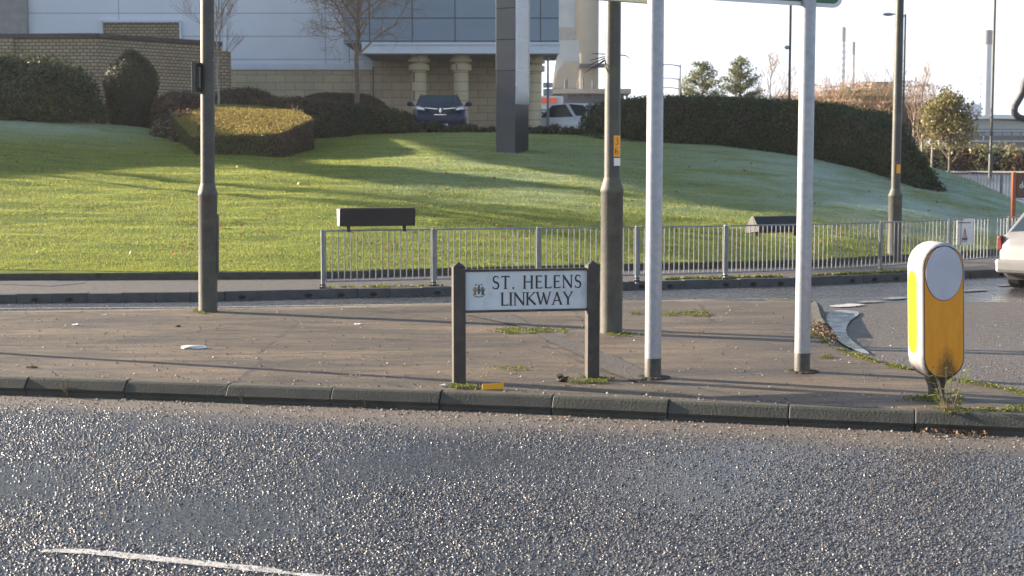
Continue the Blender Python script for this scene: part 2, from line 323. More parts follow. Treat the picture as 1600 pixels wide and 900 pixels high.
def shell_mat():
    m, nt, b = new_mat('worn grey white bollard shell'); c = nt.nodes.new('ShaderNodeTexCoord'); s = nt.nodes.new('ShaderNodeSeparateXYZ'); nt.links.new(c.outputs['Object'], s.inputs[0])
    n = tex(nt, 'ShaderNodeTexNoise', 14, vec=mapping(nt, (1, 1, .3)), Detail=8.0, Roughness=.75); f = tex(nt, 'ShaderNodeTexNoise', 38, Detail=6.0, Roughness=.8)
    col = ramp(nt, n.outputs[0], [(.35, (.44, .44, .45)), (.62, (.36, .36, .37)), (.75, (.22, .21, .20))]).outputs[0]
    mr = nt.nodes.new('ShaderNodeMapRange'); nt.links.new(s.outputs[2], mr.inputs[0]); mr.inputs[1].default_value = .45; mr.inputs[2].default_value = .16
    k = ramp(nt, math_(nt, 'MULTIPLY', mr.outputs[0], math_(nt, 'ADD', f.outputs[0], n.outputs[0])), [(.25, (0, 0, 0)), (.8, (.9, .9, .9))]).outputs[0]
    sc = ramp(nt, f.outputs[0], [(.66, (0, 0, 0)), (.70, (.8, .8, .8))]).outputs[0]
    nt.links.new(mixc(nt, sc, mixc(nt, k, col, (.06, .05, .045)), (.07, .06, .055)), b.inputs['Base Color']); b.inputs['Roughness'].default_value = .4; return m
M['white_plastic'] = shell_mat()
M['disc'] = paint('faded grey disc', (.50, .50, .56), .4, var=.1, scale=4)
M['orange'] = paint('orange sticker', (.85, .36, .01), .5, var=.06)
M['grime'] = paint('black grime', (.03, .025, .015), .8, var=.4, scale=20)
M['paper'] = paint('white paper', (.75, .75, .74), .7, var=.1)
M['green_sign'] = paint('green sign face', (.012, .13, .05), .35, var=.06)
M['sign_white'] = paint('white sign border', (.72, .72, .74), .4, var=.04)
M['alu'] = paint('sign channel', (.62, .58, .38), .5, .1, .1)
M['red_post'] = paint('rust red sign post', (.36, .09, .035), .5, var=.12)
M['brown_panel'] = paint('brown sign panel', (.14, .06, .04), .5, var=.15)
M['navy'] = paint('navy car paint', (.012, .021, .065), .38, .1, .05, 3, spec=.35, coat=.15)
M['white_car'] = paint('white car paint', (.72, .75, .78), .25, var=.04, coat=1)
M['silver'] = paint('silver car paint', (.33, .32, .30), .3, .5, .05, 3, coat=.8)
M['chrome'] = paint('chrome', (.75, .76, .78), .15, .95, .04)
M['glass'] = glassy('dark car glass', (.03, .045, .06))
M['headlamp'] = glassy('headlamp lens', (.30, .34, .40), .12)
M['redlamp'] = glassy('red tail lens', (.22, .02, .015), .25)
M['tyre'] = paint('tyre', (.02, .02, .02), .8)
M['silo'] = paint('silo concrete', (.40, .35, .28), .8, var=.12, scale=.6)
M['silo_light'] = paint('pale corrugated sheet', (.42, .45, .46), .6, var=.12, scale=.8)
M['fadedblue'] = paint('far pale metal', (.42, .47, .55), .6, var=.1, scale=.3)
M['duct'] = paint('dark duct', (.035, .04, .05), .6, var=.1); M['far_dark'] = paint('far dark metal', (.12, .13, .16), .6, var=.1)
M['shop_orange'] = paint('orange shop sign', (.70, .12, .04), .5)
M['concrete'] = paint('pale concrete', (.38, .33, .27), .8, var=.15)

# ------------------------------------------------------------------ mesh helpers
class MB:
    def __init__(s): s.v = []; s.f = []; s.m = []
    def add(s, vs, fs, mi=0):
        n = len(s.v); s.v += [tuple(v) for v in vs]; s.f += [tuple(i+n for i in f) for f in fs]; s.m += [mi]*len(fs); return s
    def box(s, c, d, mi=0, rz=0, taper=1.0):
        x, y, z = d[0]/2, d[1]/2, d[2]/2; vs = []
        for k in (-1, 1):
            t = taper if k > 0 else 1
            for a, b in ((-1, -1), (1, -1), (1, 1), (-1, 1)):
                p = Vector((a*x*t, b*y*t, k*z)); p.rotate(Matrix.Rotation(rz, 3, 'Z')) if rz else None
                vs.append(p + Vector(c))
        return s.add(vs, [(3, 2, 1, 0), (4, 5, 6, 7), (0, 1, 5, 4), (1, 2, 6, 5), (2, 3, 7, 6), (3, 0, 4, 7)], mi)
    def tube(s, pts, rad, n=10, mi=0, caps=True):
        pts = [Vector(p) for p in pts]; rad = rad if isinstance(rad, (list, tuple)) else [rad]*len(pts)
        vs = []; fs = []; up = None
        for i, p in enumerate(pts):
            d = (pts[min(i+1, len(pts)-1)] - pts[max(i-1, 0)]).normalized()
            a = d.orthogonal().normalized() if up is None else (up - d*up.dot(d)).normalized()
            up = a; b = d.cross(a)
            for k in range(n):
                t = 2*math.pi*k/n; vs.append(p + (a*math.cos(t) + b*math.sin(t))*rad[i])
        for i in range(len(pts)-1):
            for k in range(n):
                fs.append((i*n+k, i*n+(k+1) % n, (i+1)*n+(k+1) % n, (i+1)*n+k))
        if caps: fs.append(tuple(range(n-1, -1, -1))); fs.append(tuple((len(pts)-1)*n+k for k in range(n)))
        return s.add(vs, fs, mi)
    def lathe(s, prof, c=(0, 0, 0), n=24, mi=0):
        return s.tube([(c[0], c[1], c[2]+z) for r, z in prof], [r for r, z in prof], n, mi)
    def prism(s, poly, o, u, v, w, t, mi=0):
        """outline poly (a,b) on axes u,v at o, thickness t along w"""
        o, u, v, w = Vector(o), Vector(u), Vector(v), Vector(w)
        vs = [o+u*a+v*b for a, b in poly] + [o+u*a+v*b+w*t for a, b in poly]; n = len(poly)
        fs = [tuple(range(n-1, -1, -1)), tuple(range(n, 2*n))] + [(i, (i+1) % n, n+(i+1) % n, n+i) for i in range(n)]
        return s.add(vs, fs, mi)
    def ball(s, c, r, mi=0, seg=10, rings=7):
        r = r if isinstance(r, (tuple, list)) else (r, r, r); vs = []; fs = []
        for i in range(rings+1):
            th = math.pi*i/rings
            for k in range(seg):
                ph = 2*math.pi*k/seg; vs.append((c[0]+r[0]*math.sin(th)*math.cos(ph), c[1]+r[1]*math.sin(th)*math.sin(ph), c[2]+r[2]*math.cos(th)))
        for i in range(rings):
            for k in range(seg): fs.append((i*seg+k, (i+1)*seg+k, (i+1)*seg+(k+1) % seg, i*seg+(k+1) % seg))
        return s.add(vs, fs, mi)
    def build(s, name, mats, parent=None, smooth=False, loc=None, bevel=0, fixn=True):
        me = bpy.data.meshes.new(name); me.from_pydata(s.v, [], s.f)
        for m in (mats if isinstance(mats, (list, tuple)) else [mats]): me.materials.append(M[m] if isinstance(m, str) else m)
        me.polygons.foreach_set('material_index', s.m)
        if fixn:
            bm = bmesh.new(); bm.from_mesh(me); bmesh.ops.recalc_face_normals(bm, faces=bm.faces); bm.to_mesh(me); bm.free()
        o = bpy.data.objects.new(name, me); COL.objects.link(o)
        if smooth:
            me.polygons.foreach_set('use_smooth', [True]*len(me.polygons))
            md = o.modifiers.new('e', 'EDGE_SPLIT'); md.split_angle = R(38)
        if bevel:
            b = o.modifiers.new('b', 'BEVEL'); b.width = bevel; b.segments = 2; b.limit_method = 'ANGLE'
        if loc is not None: o.location = loc
        if parent is not None: o.parent = parent
        return o
def fast_mesh(name, V, F, mats, mi=None, parent=None, smooth=False):
    """V (n,3), F (m,k) numpy arrays"""
    me = bpy.data.meshes.new(name); k = F.shape[1]
    me.vertices.add(len(V)); me.vertices.foreach_set('co', V.astype(np.float32).ravel())
    me.loops.add(F.size); me.loops.foreach_set('vertex_index', F.astype(np.int32).ravel())
    me.polygons.add(len(F)); me.polygons.foreach_set('loop_start', np.arange(0, F.size, k, dtype=np.int32))
    me.update(calc_edges=True)
    for m in mats: me.materials.append(M[m])
    if mi is not None: me.polygons.foreach_set('material_index', mi.astype(np.int32))
    if smooth: me.polygons.foreach_set('use_smooth', [True]*len(F))
    me.validate()
    o = bpy.data.objects.new(name, me); COL.objects.link(o)
    if parent is not None: o.parent = parent
    return o
def tag(o, label=None, cat=None, group=None, kind=None):
    if label: o['label'] = label
    if cat: o['category'] = cat
    if group: o['group'] = group
    if kind: o['kind'] = kind
    return o
def thing(name, label, cat, loc=(0, 0, 0), rz=0, group=None):
    o = bpy.data.objects.new(name, None); COL.objects.link(o); o.empty_display_size = .2
    o.location = loc; o.rotation_euler = (0, 0, rz); return tag(o, label, cat, group)
def dup(root, loc, rz=None, label=None, scale=None):
    r = root.copy(); COL.objects.link(r); r.location = loc
    if rz is not None: r.rotation_euler = (0, 0, rz)
    if scale is not None: r.scale = (scale,)*3
    if label: r['label'] = label
    for ch in list(root.children):
        c = ch.copy(); COL.objects.link(c); c.parent = r
        for g in list(ch.children):
            d = g.copy(); COL.objects.link(d); d.parent = c
    return r
def sheet(name, xs, y0, y1, ny, zf, mat, kind='structure', smooth=True):
    V = []; F = []
    for i, x in enumerate(xs):
        a, b = y0(x), y1(x)
        for j in range(ny+1):
            y = a + (b-a)*j/ny; V.append((x, y, zf(x, y)))
    for i in range(len(xs)-1):
        for j in range(ny):
            k = i*(ny+1)+j; F.append((k, k+ny+1, k+ny+2, k+1))
    o = fast_mesh(name, np.array(V), np.array(F), [mat], smooth=smooth); tag(o, kind=kind); return o
def frange(a, b, s):
    n = max(1, int(round((b-a)/s))); return [a+(b-a)*i/n for i in range(n+1)]

def leafify(core, density, size, mats, weights=None, jitter=.05, zonefn=None, seed=1, flat=.5, clump=1.2):
    """scatter leaf-sized quads over the surface of core (V,F list of tris/quads)"""
    g = np.random.default_rng(seed)
    V = np.array(core.v); tri = []
    for f in core.f:
        for i in range(1, len(f)-1): tri.append((f[0], f[i], f[i+1]))
    tri = np.array(tri); A, B, C = V[tri[:, 0]], V[tri[:, 1]], V[tri[:, 2]]
    n = np.cross(B-A, C-A); ar = np.linalg.norm(n, axis=1)/2; N = int(ar.sum()*density)
    idx = g.choice(len(tri), N, p=ar/ar.sum()); r1 = np.sqrt(g.random(N)); r2 = g.random(N)
    p = A[idx]*(1-r1)[:, None] + B[idx]*(r1*(1-r2))[:, None] + C[idx]*(r1*r2)[:, None]
    nn = n[idx]/(2*ar[idx][:, None]+1e-9)
    cen = V.mean(axis=0); flip = np.sign(((p-cen)*nn).sum(axis=1)); flip[flip == 0] = 1; nn = nn*flip[:, None]
    und = (np.sin(p[:, 0]*5.1*clump+1.3*np.sin(p[:, 2]*4*clump)) * np.sin(p[:, 1]*4.3*clump+p[:, 2]*3.7*clump))
    p = p + nn*(g.normal(0, 1, N)*jitter + und*jitter*.8)[:, None]
    a = g.normal(0, 1, (N, 3)) ; a -= nn*(a*nn).sum(axis=1)[:, None]*flat; a /= np.linalg.norm(a, axis=1)[:, None]
    b = np.cross(a, nn + g.normal(0, .6, (N, 3))); b /= np.linalg.norm(b, axis=1)[:, None]+1e-9
    s = size*(.6+.8*g.random(N)); a *= (s)[:, None]; b *= (s*.55)[:, None]
    Q = np.stack([p-a, p-b*.9, p+a, p+b], axis=1).reshape(-1, 3)
    F = np.arange(4*N).reshape(N, 4)
    if zonefn is not None: mi = zonefn(p, nn, g)
    else:
        w = weights or [1]*len(mats); w = np.array(w, float)/sum(w)
        blob = (np.sin(p[:, 0]*1.9+seed)*np.sin(p[:, 2]*3.1+p[:, 1]*1.3)+1)/2
        mi = np.searchsorted(np.cumsum(w), np.clip(g.random(N)*.55+blob*.45, 0, .999))
    return Q, F, mi+1
def foliage(name, core, density, size, mats, parent=None, loc=None, **kw):
    Q, F, mi = leafify(core, density, size, mats, **kw)
    cv = np.array(core.v); cen = cv.mean(axis=0)
    cv2 = cen + (cv-cen)*(1 - .05)                                  # twiggy inside, a little behind the leaves
    tri = []
    for f in core.f:
        if len(f) == 4: tri.append(f)
        else:
            for i in range(1, len(f)-1): tri.append((f[0], f[i], f[i+1], f[i+1]))
    me = bpy.data.meshes.new(name)
    quads = [tuple(f) if f[2] != f[3] else tuple(f[:3]) for f in tri]
    off = len(cv2)
    Vall = np.vstack([cv2, Q]); faces = quads + (F+off).tolist()
    me.from_pydata(Vall.tolist(), [], faces)
    me.materials.append(M['core'])
    for m in mats: me.materials.append(M[m])
    me.polygons.foreach_set('material_index', [0]*len(quads) + mi.tolist())
    o = bpy.data.objects.new(name, me); COL.objects.link(o)
    if parent: o.parent = parent
    if loc is not None: o.location = loc
    return o
#@@STRUCT
# ------------------------------------------------------------------ ground, roads, island, kerbs
# silt along the gutter of the near road: dry, brown and matt
def add_silt():
    nt, b = _nt, _b
    co = nt.nodes.new('ShaderNodeTexCoord'); s = nt.nodes.new('ShaderNodeSeparateXYZ'); nt.links.new(co.outputs['Object'], s.inputs[0])
    d = math_(nt, 'ADD', s.outputs[1], math_(nt, 'MULTIPLY', s.outputs[0], .245))
    n = tex(nt, 'ShaderNodeTexNoise', 1.3, Detail=6.0, Roughness=.7)
    d = math_(nt, 'ADD', d, math_(nt, 'MULTIPLY', math_(nt, 'SUBTRACT', n.outputs[0], .5), .9))
    r = nt.nodes.new('ShaderNodeMapRange'); nt.links.new(d, r.inputs[0]); r.inputs[1].default_value = 9.75; r.inputs[2].default_value = 10.6
    old = b.inputs['Base Color'].links[0].from_socket; oldr = b.inputs['Roughness'].links[0].from_socket
    g = tex(nt, 'ShaderNodeTexNoise', 60, Detail=5.0, Roughness=.8)
    silt = ramp(nt, g.outputs[0], [(.3, (.055, .048, .042)), (.7, (.14, .118, .098))]).outputs[0]
    nt.links.new(mixc(nt, math_(nt, 'MULTIPLY', r.outputs[0], .85), old, silt), b.inputs['Base Color'])
    nt.links.new(mixc(nt, r.outputs[0], oldr, (.8, .8, .8)), b.inputs['Roughness'])
add_silt()
xs = frange(-70, -25, 5)[:-1] + frange(-25, 30, 1.0) + frange(30, 90, 6)[1:]
# one ground sheet to the horizon
gx = [-3000, -1500, -600, -250, -120] + frange(-80, 80, 5) + [120, 250, 600, 1500, 3000]
V = []; gy = [-400, -100, -40, -20, 0, 10, 20, 30] + frange(34, 90, 4) + [120, 200, 400, 900, 1800, 3500]
for x in gx:
    for y in gy: V.append((x, y, ground_z(x, y)))
n = len(gy); F = [(i*n+j, (i+1)*n+j, (i+1)*n+j+1, i*n+j+1) for i in range(len(gx)-1) for j in range(n-1)]
tag(fast_mesh('ground', np.array(V), np.array(F), ['ground'], smooth=True), kind='structure')
sheet('near_road', xs, lambda x: -25, lambda x: near_kerb(x)+.03, 12, lambda x, y: 0.0, 'near_road')
isl_back = line_fn([(0, 486), (500, 479), (940, 470), (1230, 468)], PZ)
bpts = [P(*q, PZ) for q in [(1264, 474), (1270, 500), (1295, 535), (1350, 560), (1420, 577), (1500, 592), (1600, 612)]]
bnd = sorted([(v.y, v.x) for v in bpts]); bnd.insert(0, (bnd[0][0]-1.2, bnd[0][1]+.6))
bx = lambda y: interp(y, bnd)
sheet('far_road', xs, lambda x: isl_back(x)-.3 if x < 4 else 19.0, lambda x: far_kerb(x)+.03, 8, lambda x, y: -.004, 'far_road')
XS = 3.0
def isl_z(x, y): return PZ + .008*mnoise.noise(Vector((x*.8, y*.8, 0)))
V = []; F = []
cols = frange(-60, XS, .5); NY = 24
grid = [[(x, near_kerb(x)+.15+(isl_back(x)-near_kerb(x)-.15)*j/NY) for j in range(NY+1)] for x in cols]
for s_ in range(1, 7):
    c = []
    for j in range(NY+1):
        y = near_kerb(XS+.5)+.15 + (isl_back(XS)-near_kerb(XS)-.15)*j/NY
        x = XS + (bx(y)-XS)*s_/6
        yy = near_kerb(x)+.15 + (min(isl_back(x), 19.3)-near_kerb(x)-.15)*j/NY; c.append((x, yy))
    grid.append(c)
edge = grid[-1]
for c in grid:
    for (x, y) in c: V.append((x, y, isl_z(x, y) if c is not edge else PZ))
for i in range(len(grid)-1):
    for j in range(NY): k = i*(NY+1)+j; F.append((k, k+NY+1, k+NY+2, k+1))
nb = len(V)                              # skirt down to the road at the back
for c in grid: V.append((c[-1][0], c[-1][1]+.02, -.05))
for i in range(len(grid)-1): F.append((i*(NY+1)+NY, (i+1)*(NY+1)+NY, nb+i+1, nb+i))
tag(fast_mesh('pavement', np.array(V), np.array(F), ['pavement'], smooth=True), kind='structure')
# gritty asphalt to the right, flush with the island in front and dipping to the far road
def ap_z(x, y): return .006 + .128*(1-sm((y-12.8)/3.6))
V = []; F = []; ss = [0, .004, .01, .02, .04, .07, .12, .2, .35, .6, 1.0]
for (x0, y0) in edge:
    t = (y0-edge[0][1])/(edge[-1][1]-edge[0][1])
    for s_ in ss:
        x = x0 + (60-x0)*s_; f = near_kerb(x)+.15
        y = y0 + (f-edge[0][1])*(1-t) + (20.6-edge[-1][1])*t*min(1, s_*40); V.append((x, y, ap_z(x, y)))
n = len(ss)
for i in range(len(edge)-1):
    for j in range(n-1): k = i*n+j; F.append((k, k+n, k+n+1, k+1))
tag(fast_mesh('side_road', np.array(V), np.array(F), ['apron'], smooth=True), kind='structure')

def sweep_kerb(name, line, x0, x1, prof, stone, mats, gap=.008, seed=1, holes=False):
    r = random.Random(seed); mb = MB(); x = x0
    while x < x1:
        a = Vector((x, line(x), 0)); d = Vector((1, (line(x+.3)-line(x-.3))/.6, 0)).normalized(); L = stone-gap
        b = a + d*L; nrm = Vector((-d.y, d.x, 0)); jz = r.uniform(-.006, .006); jy = r.uniform(-.007, .007)
        if len(prof) > 5:
            st = [(0, -.004), (.006, 0), (L-.006, 0), (L, -.004)]
        else: st = [(0, 0), (L, 0)]
        vs = []; nP = len(prof)
        for q, ins in st:
            for (o, z) in prof: vs.append(a + d*q + nrm*(o+jy-ins*(1 if o < .1 else 0)) + Vector((0, 0, z+jz+ins*(1 if z > .05 else 0))))
        fs = []
        for i in range(len(st)-1):
            for k in range(nP-1): fs.append((i*nP+k, (i+1)*nP+k, (i+1)*nP+k+1, i*nP+k+1))
        fs.append(tuple(range(nP))); fs.append(tuple((len(st)-1)*nP+k for k in range(nP-1, -1, -1)))
        mb.add(vs, fs, 0)
        if holes and -18 < x < 14:
            c = a + d*(L/2) - nrm*.004
            mb.prism([(math.cos(t)*.055, max(-.028, math.sin(t)*.034)) for t in [2*math.pi*k/14 for k in range(14)]], c+Vector((0, 0, .035)), d, (0, 0, 1), nrm, .006, 1)
        x += d.x*stone
    return tag(mb.build(name, mats), kind='structure')
prof = [(.022, -.1), (.02, .03), (.0, .062), (.012, .078), (.05, .130), (.068, .143), (.085, .147), (.155, .147), (.155, -.1)]
sweep_kerb('near_kerb', near_kerb, -40, 40, prof, .915, ['kerb'], .006, 3)
sweep_kerb('far_kerb', far_kerb, -50, 30, [(0, -.1), (0, .115), (.012, .125), (.2, .125), (.2, -.1)], .5, ['far_kerb', 'hole'], .006, 4, True)
# the short kerb at the island's back corner
mb = MB(); pts = [Vector((bx(y), y, 0)) for y in frange(16.2, 19.0, .7)] + [Vector((bx(19.0)-.5, isl_back(3.4), 0))]
for a, b in zip(pts, pts[1:]):
    d = (b-a); L = d.length; d.normalize(); nrm = Vector((d.y, -d.x, 0))
    mb.prism([(0.01, -.1), (0.01, .145), (.10, .17), (.18, .10), (.18, -.1)], a+d*.01, nrm, (0, 0, 1), d, L-.02)
tag(mb.build('corner_kerb', ['kerb']), kind='structure')
# footpath behind the far kerb, turf edging, lawn
sheet('footpath', xs, lambda x: far_kerb(x)+.2, lambda x: lawn_front(x)+.02, 4, lambda x, y: .122, 'path_asphalt')
sweep_kerb('lawn_edging', lambda x: lawn_front(x)-.03, -50, 28, [(0, 0), (0, .235), (.06, .24), (.06, 0)], .9, ['kerb'], .004, 5)
lx = frange(-60, -22, 1.5)[:-1] + frange(-22, 19, .22) + frange(19, 34, 1.5)[1:]
sheet('lawn', lx, lambda x: lawn_front(x)+.0, lambda x: 70.0, 190, lawn_z, 'lawn')
# car park on top of the mound
sheet('car_park', frange(-60, 6, 2), lambda x: 47.2, lambda x: 90, 10, lambda x, y: 3.09, "path_asphalt")
# far road climbing to the right behind the mound, with its pale verge
sheet('distant_road', frange(12, 90, 3), lambda x: 48, lambda x: 80-.25*(x-20), 8, lambda x, y: ground_z(x, y)+.03, 'far_road')
sheet('distant_verge', frange(12, 90, 3), lambda x: 80-.25*(x-20), lambda x: 84-.25*(x-20), 2, lambda x, y: ground_z(x, y)+.12, 'concrete')
# patches on the pavement
def flat_poly(name, pxs, z, mat, label=None, kind='structure', wob=.0, sub=0):
    pts = [P(a, b, z) for a, b in pxs]
    mb = MB(); mb.add(pts, [tuple(range(len(pts)))])
    return tag(mb.build(name, [mat], fixn=False), kind=kind)
flat_poly('trench_patch', [(727, 491), (800, 490), (833, 509), (880, 528), (960, 556), (1010, 580), (1000, 598), (950, 580), (910, 556), (855, 532), (823, 512)], PZ+.010, 'patch')
flat_poly('pale_path_patch', [(0, 438), (80, 438), (135, 442), (80, 447), (0, 444)], .122+.006, 'far_kerb')
def ribbon(name, pxs, w, z, mat, jag=.0, seed=1, step=.06):
    r = random.Random(seed); pts = [P(a, b, z) for a, b in pxs]; q = [pts[0]]
    for a, b in zip(pts, pts[1:]):
        n = max(1, int((b-a).length/step))
        for i in range(1, n+1): q.append(a+(b-a)*i/n)
    mb = MB(); vs = []
    for i, p in enumerate(q):
        d = (q[min(i+1, len(q)-1)]-q[max(i-1, 0)]).normalized(); nn = Vector((-d.y, d.x, 0))
        e = min(1, i/3, (len(q)-1-i)/3)
        vs += [p+nn*(w/2*(.6+.4*e)+r.uniform(-jag, jag)), p-nn*(w/2*(.6+.4*e)+r.uniform(-jag, jag))]
    mb.add(vs, [(2*i, 2*i+1, 2*i+3, 2*i+2) for i in range(len(q)-1)])
    return tag(mb.build(name, [mat], fixn=False), kind='structure')
ribbon('lane_marking', [(66, 860), (130, 861), (300, 878), (440, 893)], .085, .005, 'line', .008)
ribbon('lane_marking', [(440, 894), (600, 912), (900, 945)], .06, .0055, 'line', .008, 2)
ribbon('road_marking', [(-200, 483), (300, 480), (700, 474.5), (1000, 470), (1230, 466)], .06, .002, 'line', .004, 3)
for i, (a, b) in enumerate([((1345, 472), (1376, 470)), ((1385, 467), (1415, 464)), ((1430, 459), (1470, 456)), ((1500, 455), (1540, 452)), ((1560, 446), (1620, 442))]):
    ribbon('give_way_marking', [a, b], .25, .014, 'faint_line', .02, 4+i)
ribbon('edge_marking', [(1303, 479), (1342, 475)], .3, .02, 'line', .03, 11)
# icy puddle in the dip beside the corner kerb
mp, nt, b = new_mat('icy puddle'); b.inputs['Base Color'].default_value = (.30, .34, .40, 1); b.inputs['Specular IOR Level'].default_value = .8
n_ = tex(nt, 'ShaderNodeTexNoise', 5, Detail=5.0); nt.links.new(ramp(nt, n_.outputs[0], [(.4, (.12,)*3), (.6, (.22,)*3)]).outputs[0], b.inputs['Roughness'])
M['puddle'] = mp
def on_apron(px, py, dz):
    z = PZ
    for _ in range(12): p = P(px, py, z); z = ap_z(p.x, p.y)
    p.z += dz; return p
mb = MB(); pairs = [((1300, 486), (1338, 487)), ((1292, 493), (1346, 492)), ((1290, 503), (1330, 501)), ((1297, 514), (1321, 513)), ((1303, 526), (1323, 526)), ((1311, 537), (1332, 536)), ((1328, 547), (1348, 547)), ((1352, 556), (1362, 557))]
vs = []
for l_, r_ in pairs: vs += [on_apron(*l_, .02), on_apron(*r_, .02)]
mb.add(vs, [(2*i, 2*i+1, 2*i+3, 2*i+2) for i in range(len(pairs)-1)]); po_ = mb.build('puddle_water', ['puddle'], fixn=False); po_.data.polygons.foreach_set('use_smooth', [True]*len(po_.data.polygons))
md = po_.modifiers.new('s', 'SUBSURF'); md.levels = md.render_levels = 3; tag(po_, kind='structure')

# ------------------------------------------------------------------ grass blades, leaves, grit, moss (stuff)
def lawn_grid(step=.25):
    gx = np.arange(-24, 20, step); gy = np.arange(22, 50, step)
    Z = np.array([[lawn_z(x, y) for y in gy] for x in gx]); return gx, gy, Z
LGX, LGY, LZ = lawn_grid()
def lz_np(x, y):
    i = np.clip((x-LGX[0])/(LGX[1]-LGX[0]), 0, len(LGX)-1.001); j = np.clip((y-LGY[0])/(LGY[1]-LGY[0]), 0, len(LGY)-1.001)
    a = i.astype(int); b = j.astype(int); u = i-a; v = j-b
    return LZ[a, b]*(1-u)*(1-v)+LZ[a+1, b]*u*(1-v)+LZ[a, b+1]*(1-u)*v+LZ[a+1, b+1]*u*v
def blades(name, N, xr, yr, h, w, mat, dens=None, seed=2):
    g = np.random.default_rng(seed); x = g.uniform(*xr, N); y = yr[0] + (yr[1]-yr[0])*g.random(N)**1.5
    f = np.array([lawn_front(a) for a in np.linspace(-24, 20, 200)]); fx = np.interp(x, np.linspace(-24, 20, 200), f)
    tuft = np.sin(x*1.7+2*np.sin(y*.9))*np.sin(y*5.5+1.5*np.sin(x*.8)) + .6*np.sin(x*6.3+y*2)*np.sin(y*13+x)
    ok = (y > fx+.02) & (np.abs(x) < y*.39+1); x, y, tuft = x[ok], y[ok], tuft[ok]; N = len(x)
    z = lz_np(x, y)
    a = g.uniform(0, 2*np.pi, N); hh = h*(.5+.8*g.random(N))*(1+.22*tuft); ww = w*(.7+.6*g.random(N))*(y/30)
    dx, dy = np.cos(a)*ww, np.sin(a)*ww; l = g.normal(0, .45, (N, 2))*hh[:, None]
    V = np.stack([np.c_[x-dx, y-dy, z-.01], np.c_[x+dx, y+dy, z-.01], np.c_[x+l[:, 0], y+l[:, 1], z+hh]], axis=1).reshape(-1, 3)
    return tag(fast_mesh(name, V, np.arange(3*N).reshape(N, 3), [mat]), kind='stuff', label='short mown grass growing on the mound', cat='grass')
blades('grass', 900000, (-19, 16), (23.5, 47), .028, .0055, 'blade')
def flakes(name, N, ptsfn, size, mat, seed=3, label=None, cat=None, flat=.3, thick=None):
    g = np.random.default_rng(seed); p = ptsfn(g, N); N = len(p)
    a = g.normal(0, 1, (N, 3)); a[:, 2] *= flat; a /= np.linalg.norm(a, axis=1)[:, None]
    b = np.cross(a, np.array([0, 0, 1.])+g.normal(0, flat, (N, 3))); b /= np.linalg.norm(b, axis=1)[:, None]
    s = size*(.4+.9*g.random(N)); a *= s[:, None]; b *= (s*.7)[:, None]
    V = np.stack([p-a, p-b, p+a, p+b], axis=1).reshape(-1, 3)
    return tag(fast_mesh(name, V, np.arange(4*N).reshape(N, 4), [mat]), label, cat, kind='stuff')
def lawn_pts(g, N):
    x = g.uniform(-16, 12, N); y = g.uniform(24, 38, N); fx = np.array([lawn_front(a) for a in x]); ok = y > fx+.1
    return np.c_[x[ok], y[ok], lz_np(x[ok], y[ok])+.035]
flakes('fallen_leaves', 900, lawn_pts, .042, 'fallen', 5, 'small orange leaves scattered over the lawn', 'leaves')
def grit(name, N, ptsfn, size, mats, seed, label, cat):
    g = np.random.default_rng(seed); p, sc = ptsfn(g, N); N = len(p); s = size*(.35+g.random(N)**3*1.6)*sc
    base = np.array([(1, 0, 0), (-.5, .87, 0), (-.5, -.87, 0), (.1, 0, .8)]); rot = g.uniform(0, 6.28, N)
    B = base[None]*(1+g.normal(0, .25, (N, 4, 3))); c, sn = np.cos(rot)[:, None], np.sin(rot)[:, None]
    X = B[..., 0]*c-B[..., 1]*sn; Y = B[..., 0]*sn+B[..., 1]*c
    V = np.stack([X, Y, B[..., 2]], -1)*s[:, None, None]+p[:, None, :]; V = V.reshape(-1, 3)
    F = (np.array([(0, 1, 3), (1, 2, 3), (2, 0, 3)])[None]+4*np.arange(N)[:, None, None]).reshape(-1, 3)
    mi = np.repeat(g.integers(0, len(mats), N), 3)
    return tag(fast_mesh(name, V, F, mats, mi), label, cat, kind='stuff')
M['stone_a'] = paint('pale grit', (.33, .30, .27), .8, var=.3, scale=30); M['stone_b'] = paint('dark grit', (.07, .055, .045), .8, var=.3, scale=30)
M['stone_c'] = paint('brown grit', (.2, .13, .09), .8, var=.3, scale=30)
def isl_pts(g, N):
    x = g.uniform(-7, 6.5, N); k = np.array([near_kerb(a) for a in x])+.17; y = k + (g.random(N)**1.8)*8.0
    z = np.where(x < 3.3, PZ+.004, np.array([ap_z(0, b) for b in y])); ok = (y < 19)
    return np.c_[x, y, z][ok], 1
grit('pavement_grit', 6500, isl_pts, .0085, ['stone_a', 'stone_b', 'stone_c'], 4, 'loose grit and crumbs of stone strewn over the pavement', 'grit')
def gut_pts(g, N):
    x = g.uniform(-6, 6, N); k = np.array([near_kerb(a) for a in x]); y = k - .005 - np.abs(g.normal(0, .28, N)); return np.c_[x, y, np.full(N, .003)], 1
grit('gutter_grit', 5000, gut_pts, .0075, ['stone_a', 'stone_b', 'stone_c'], 6, 'loose grit lying in the gutter along the near kerb', 'grit')
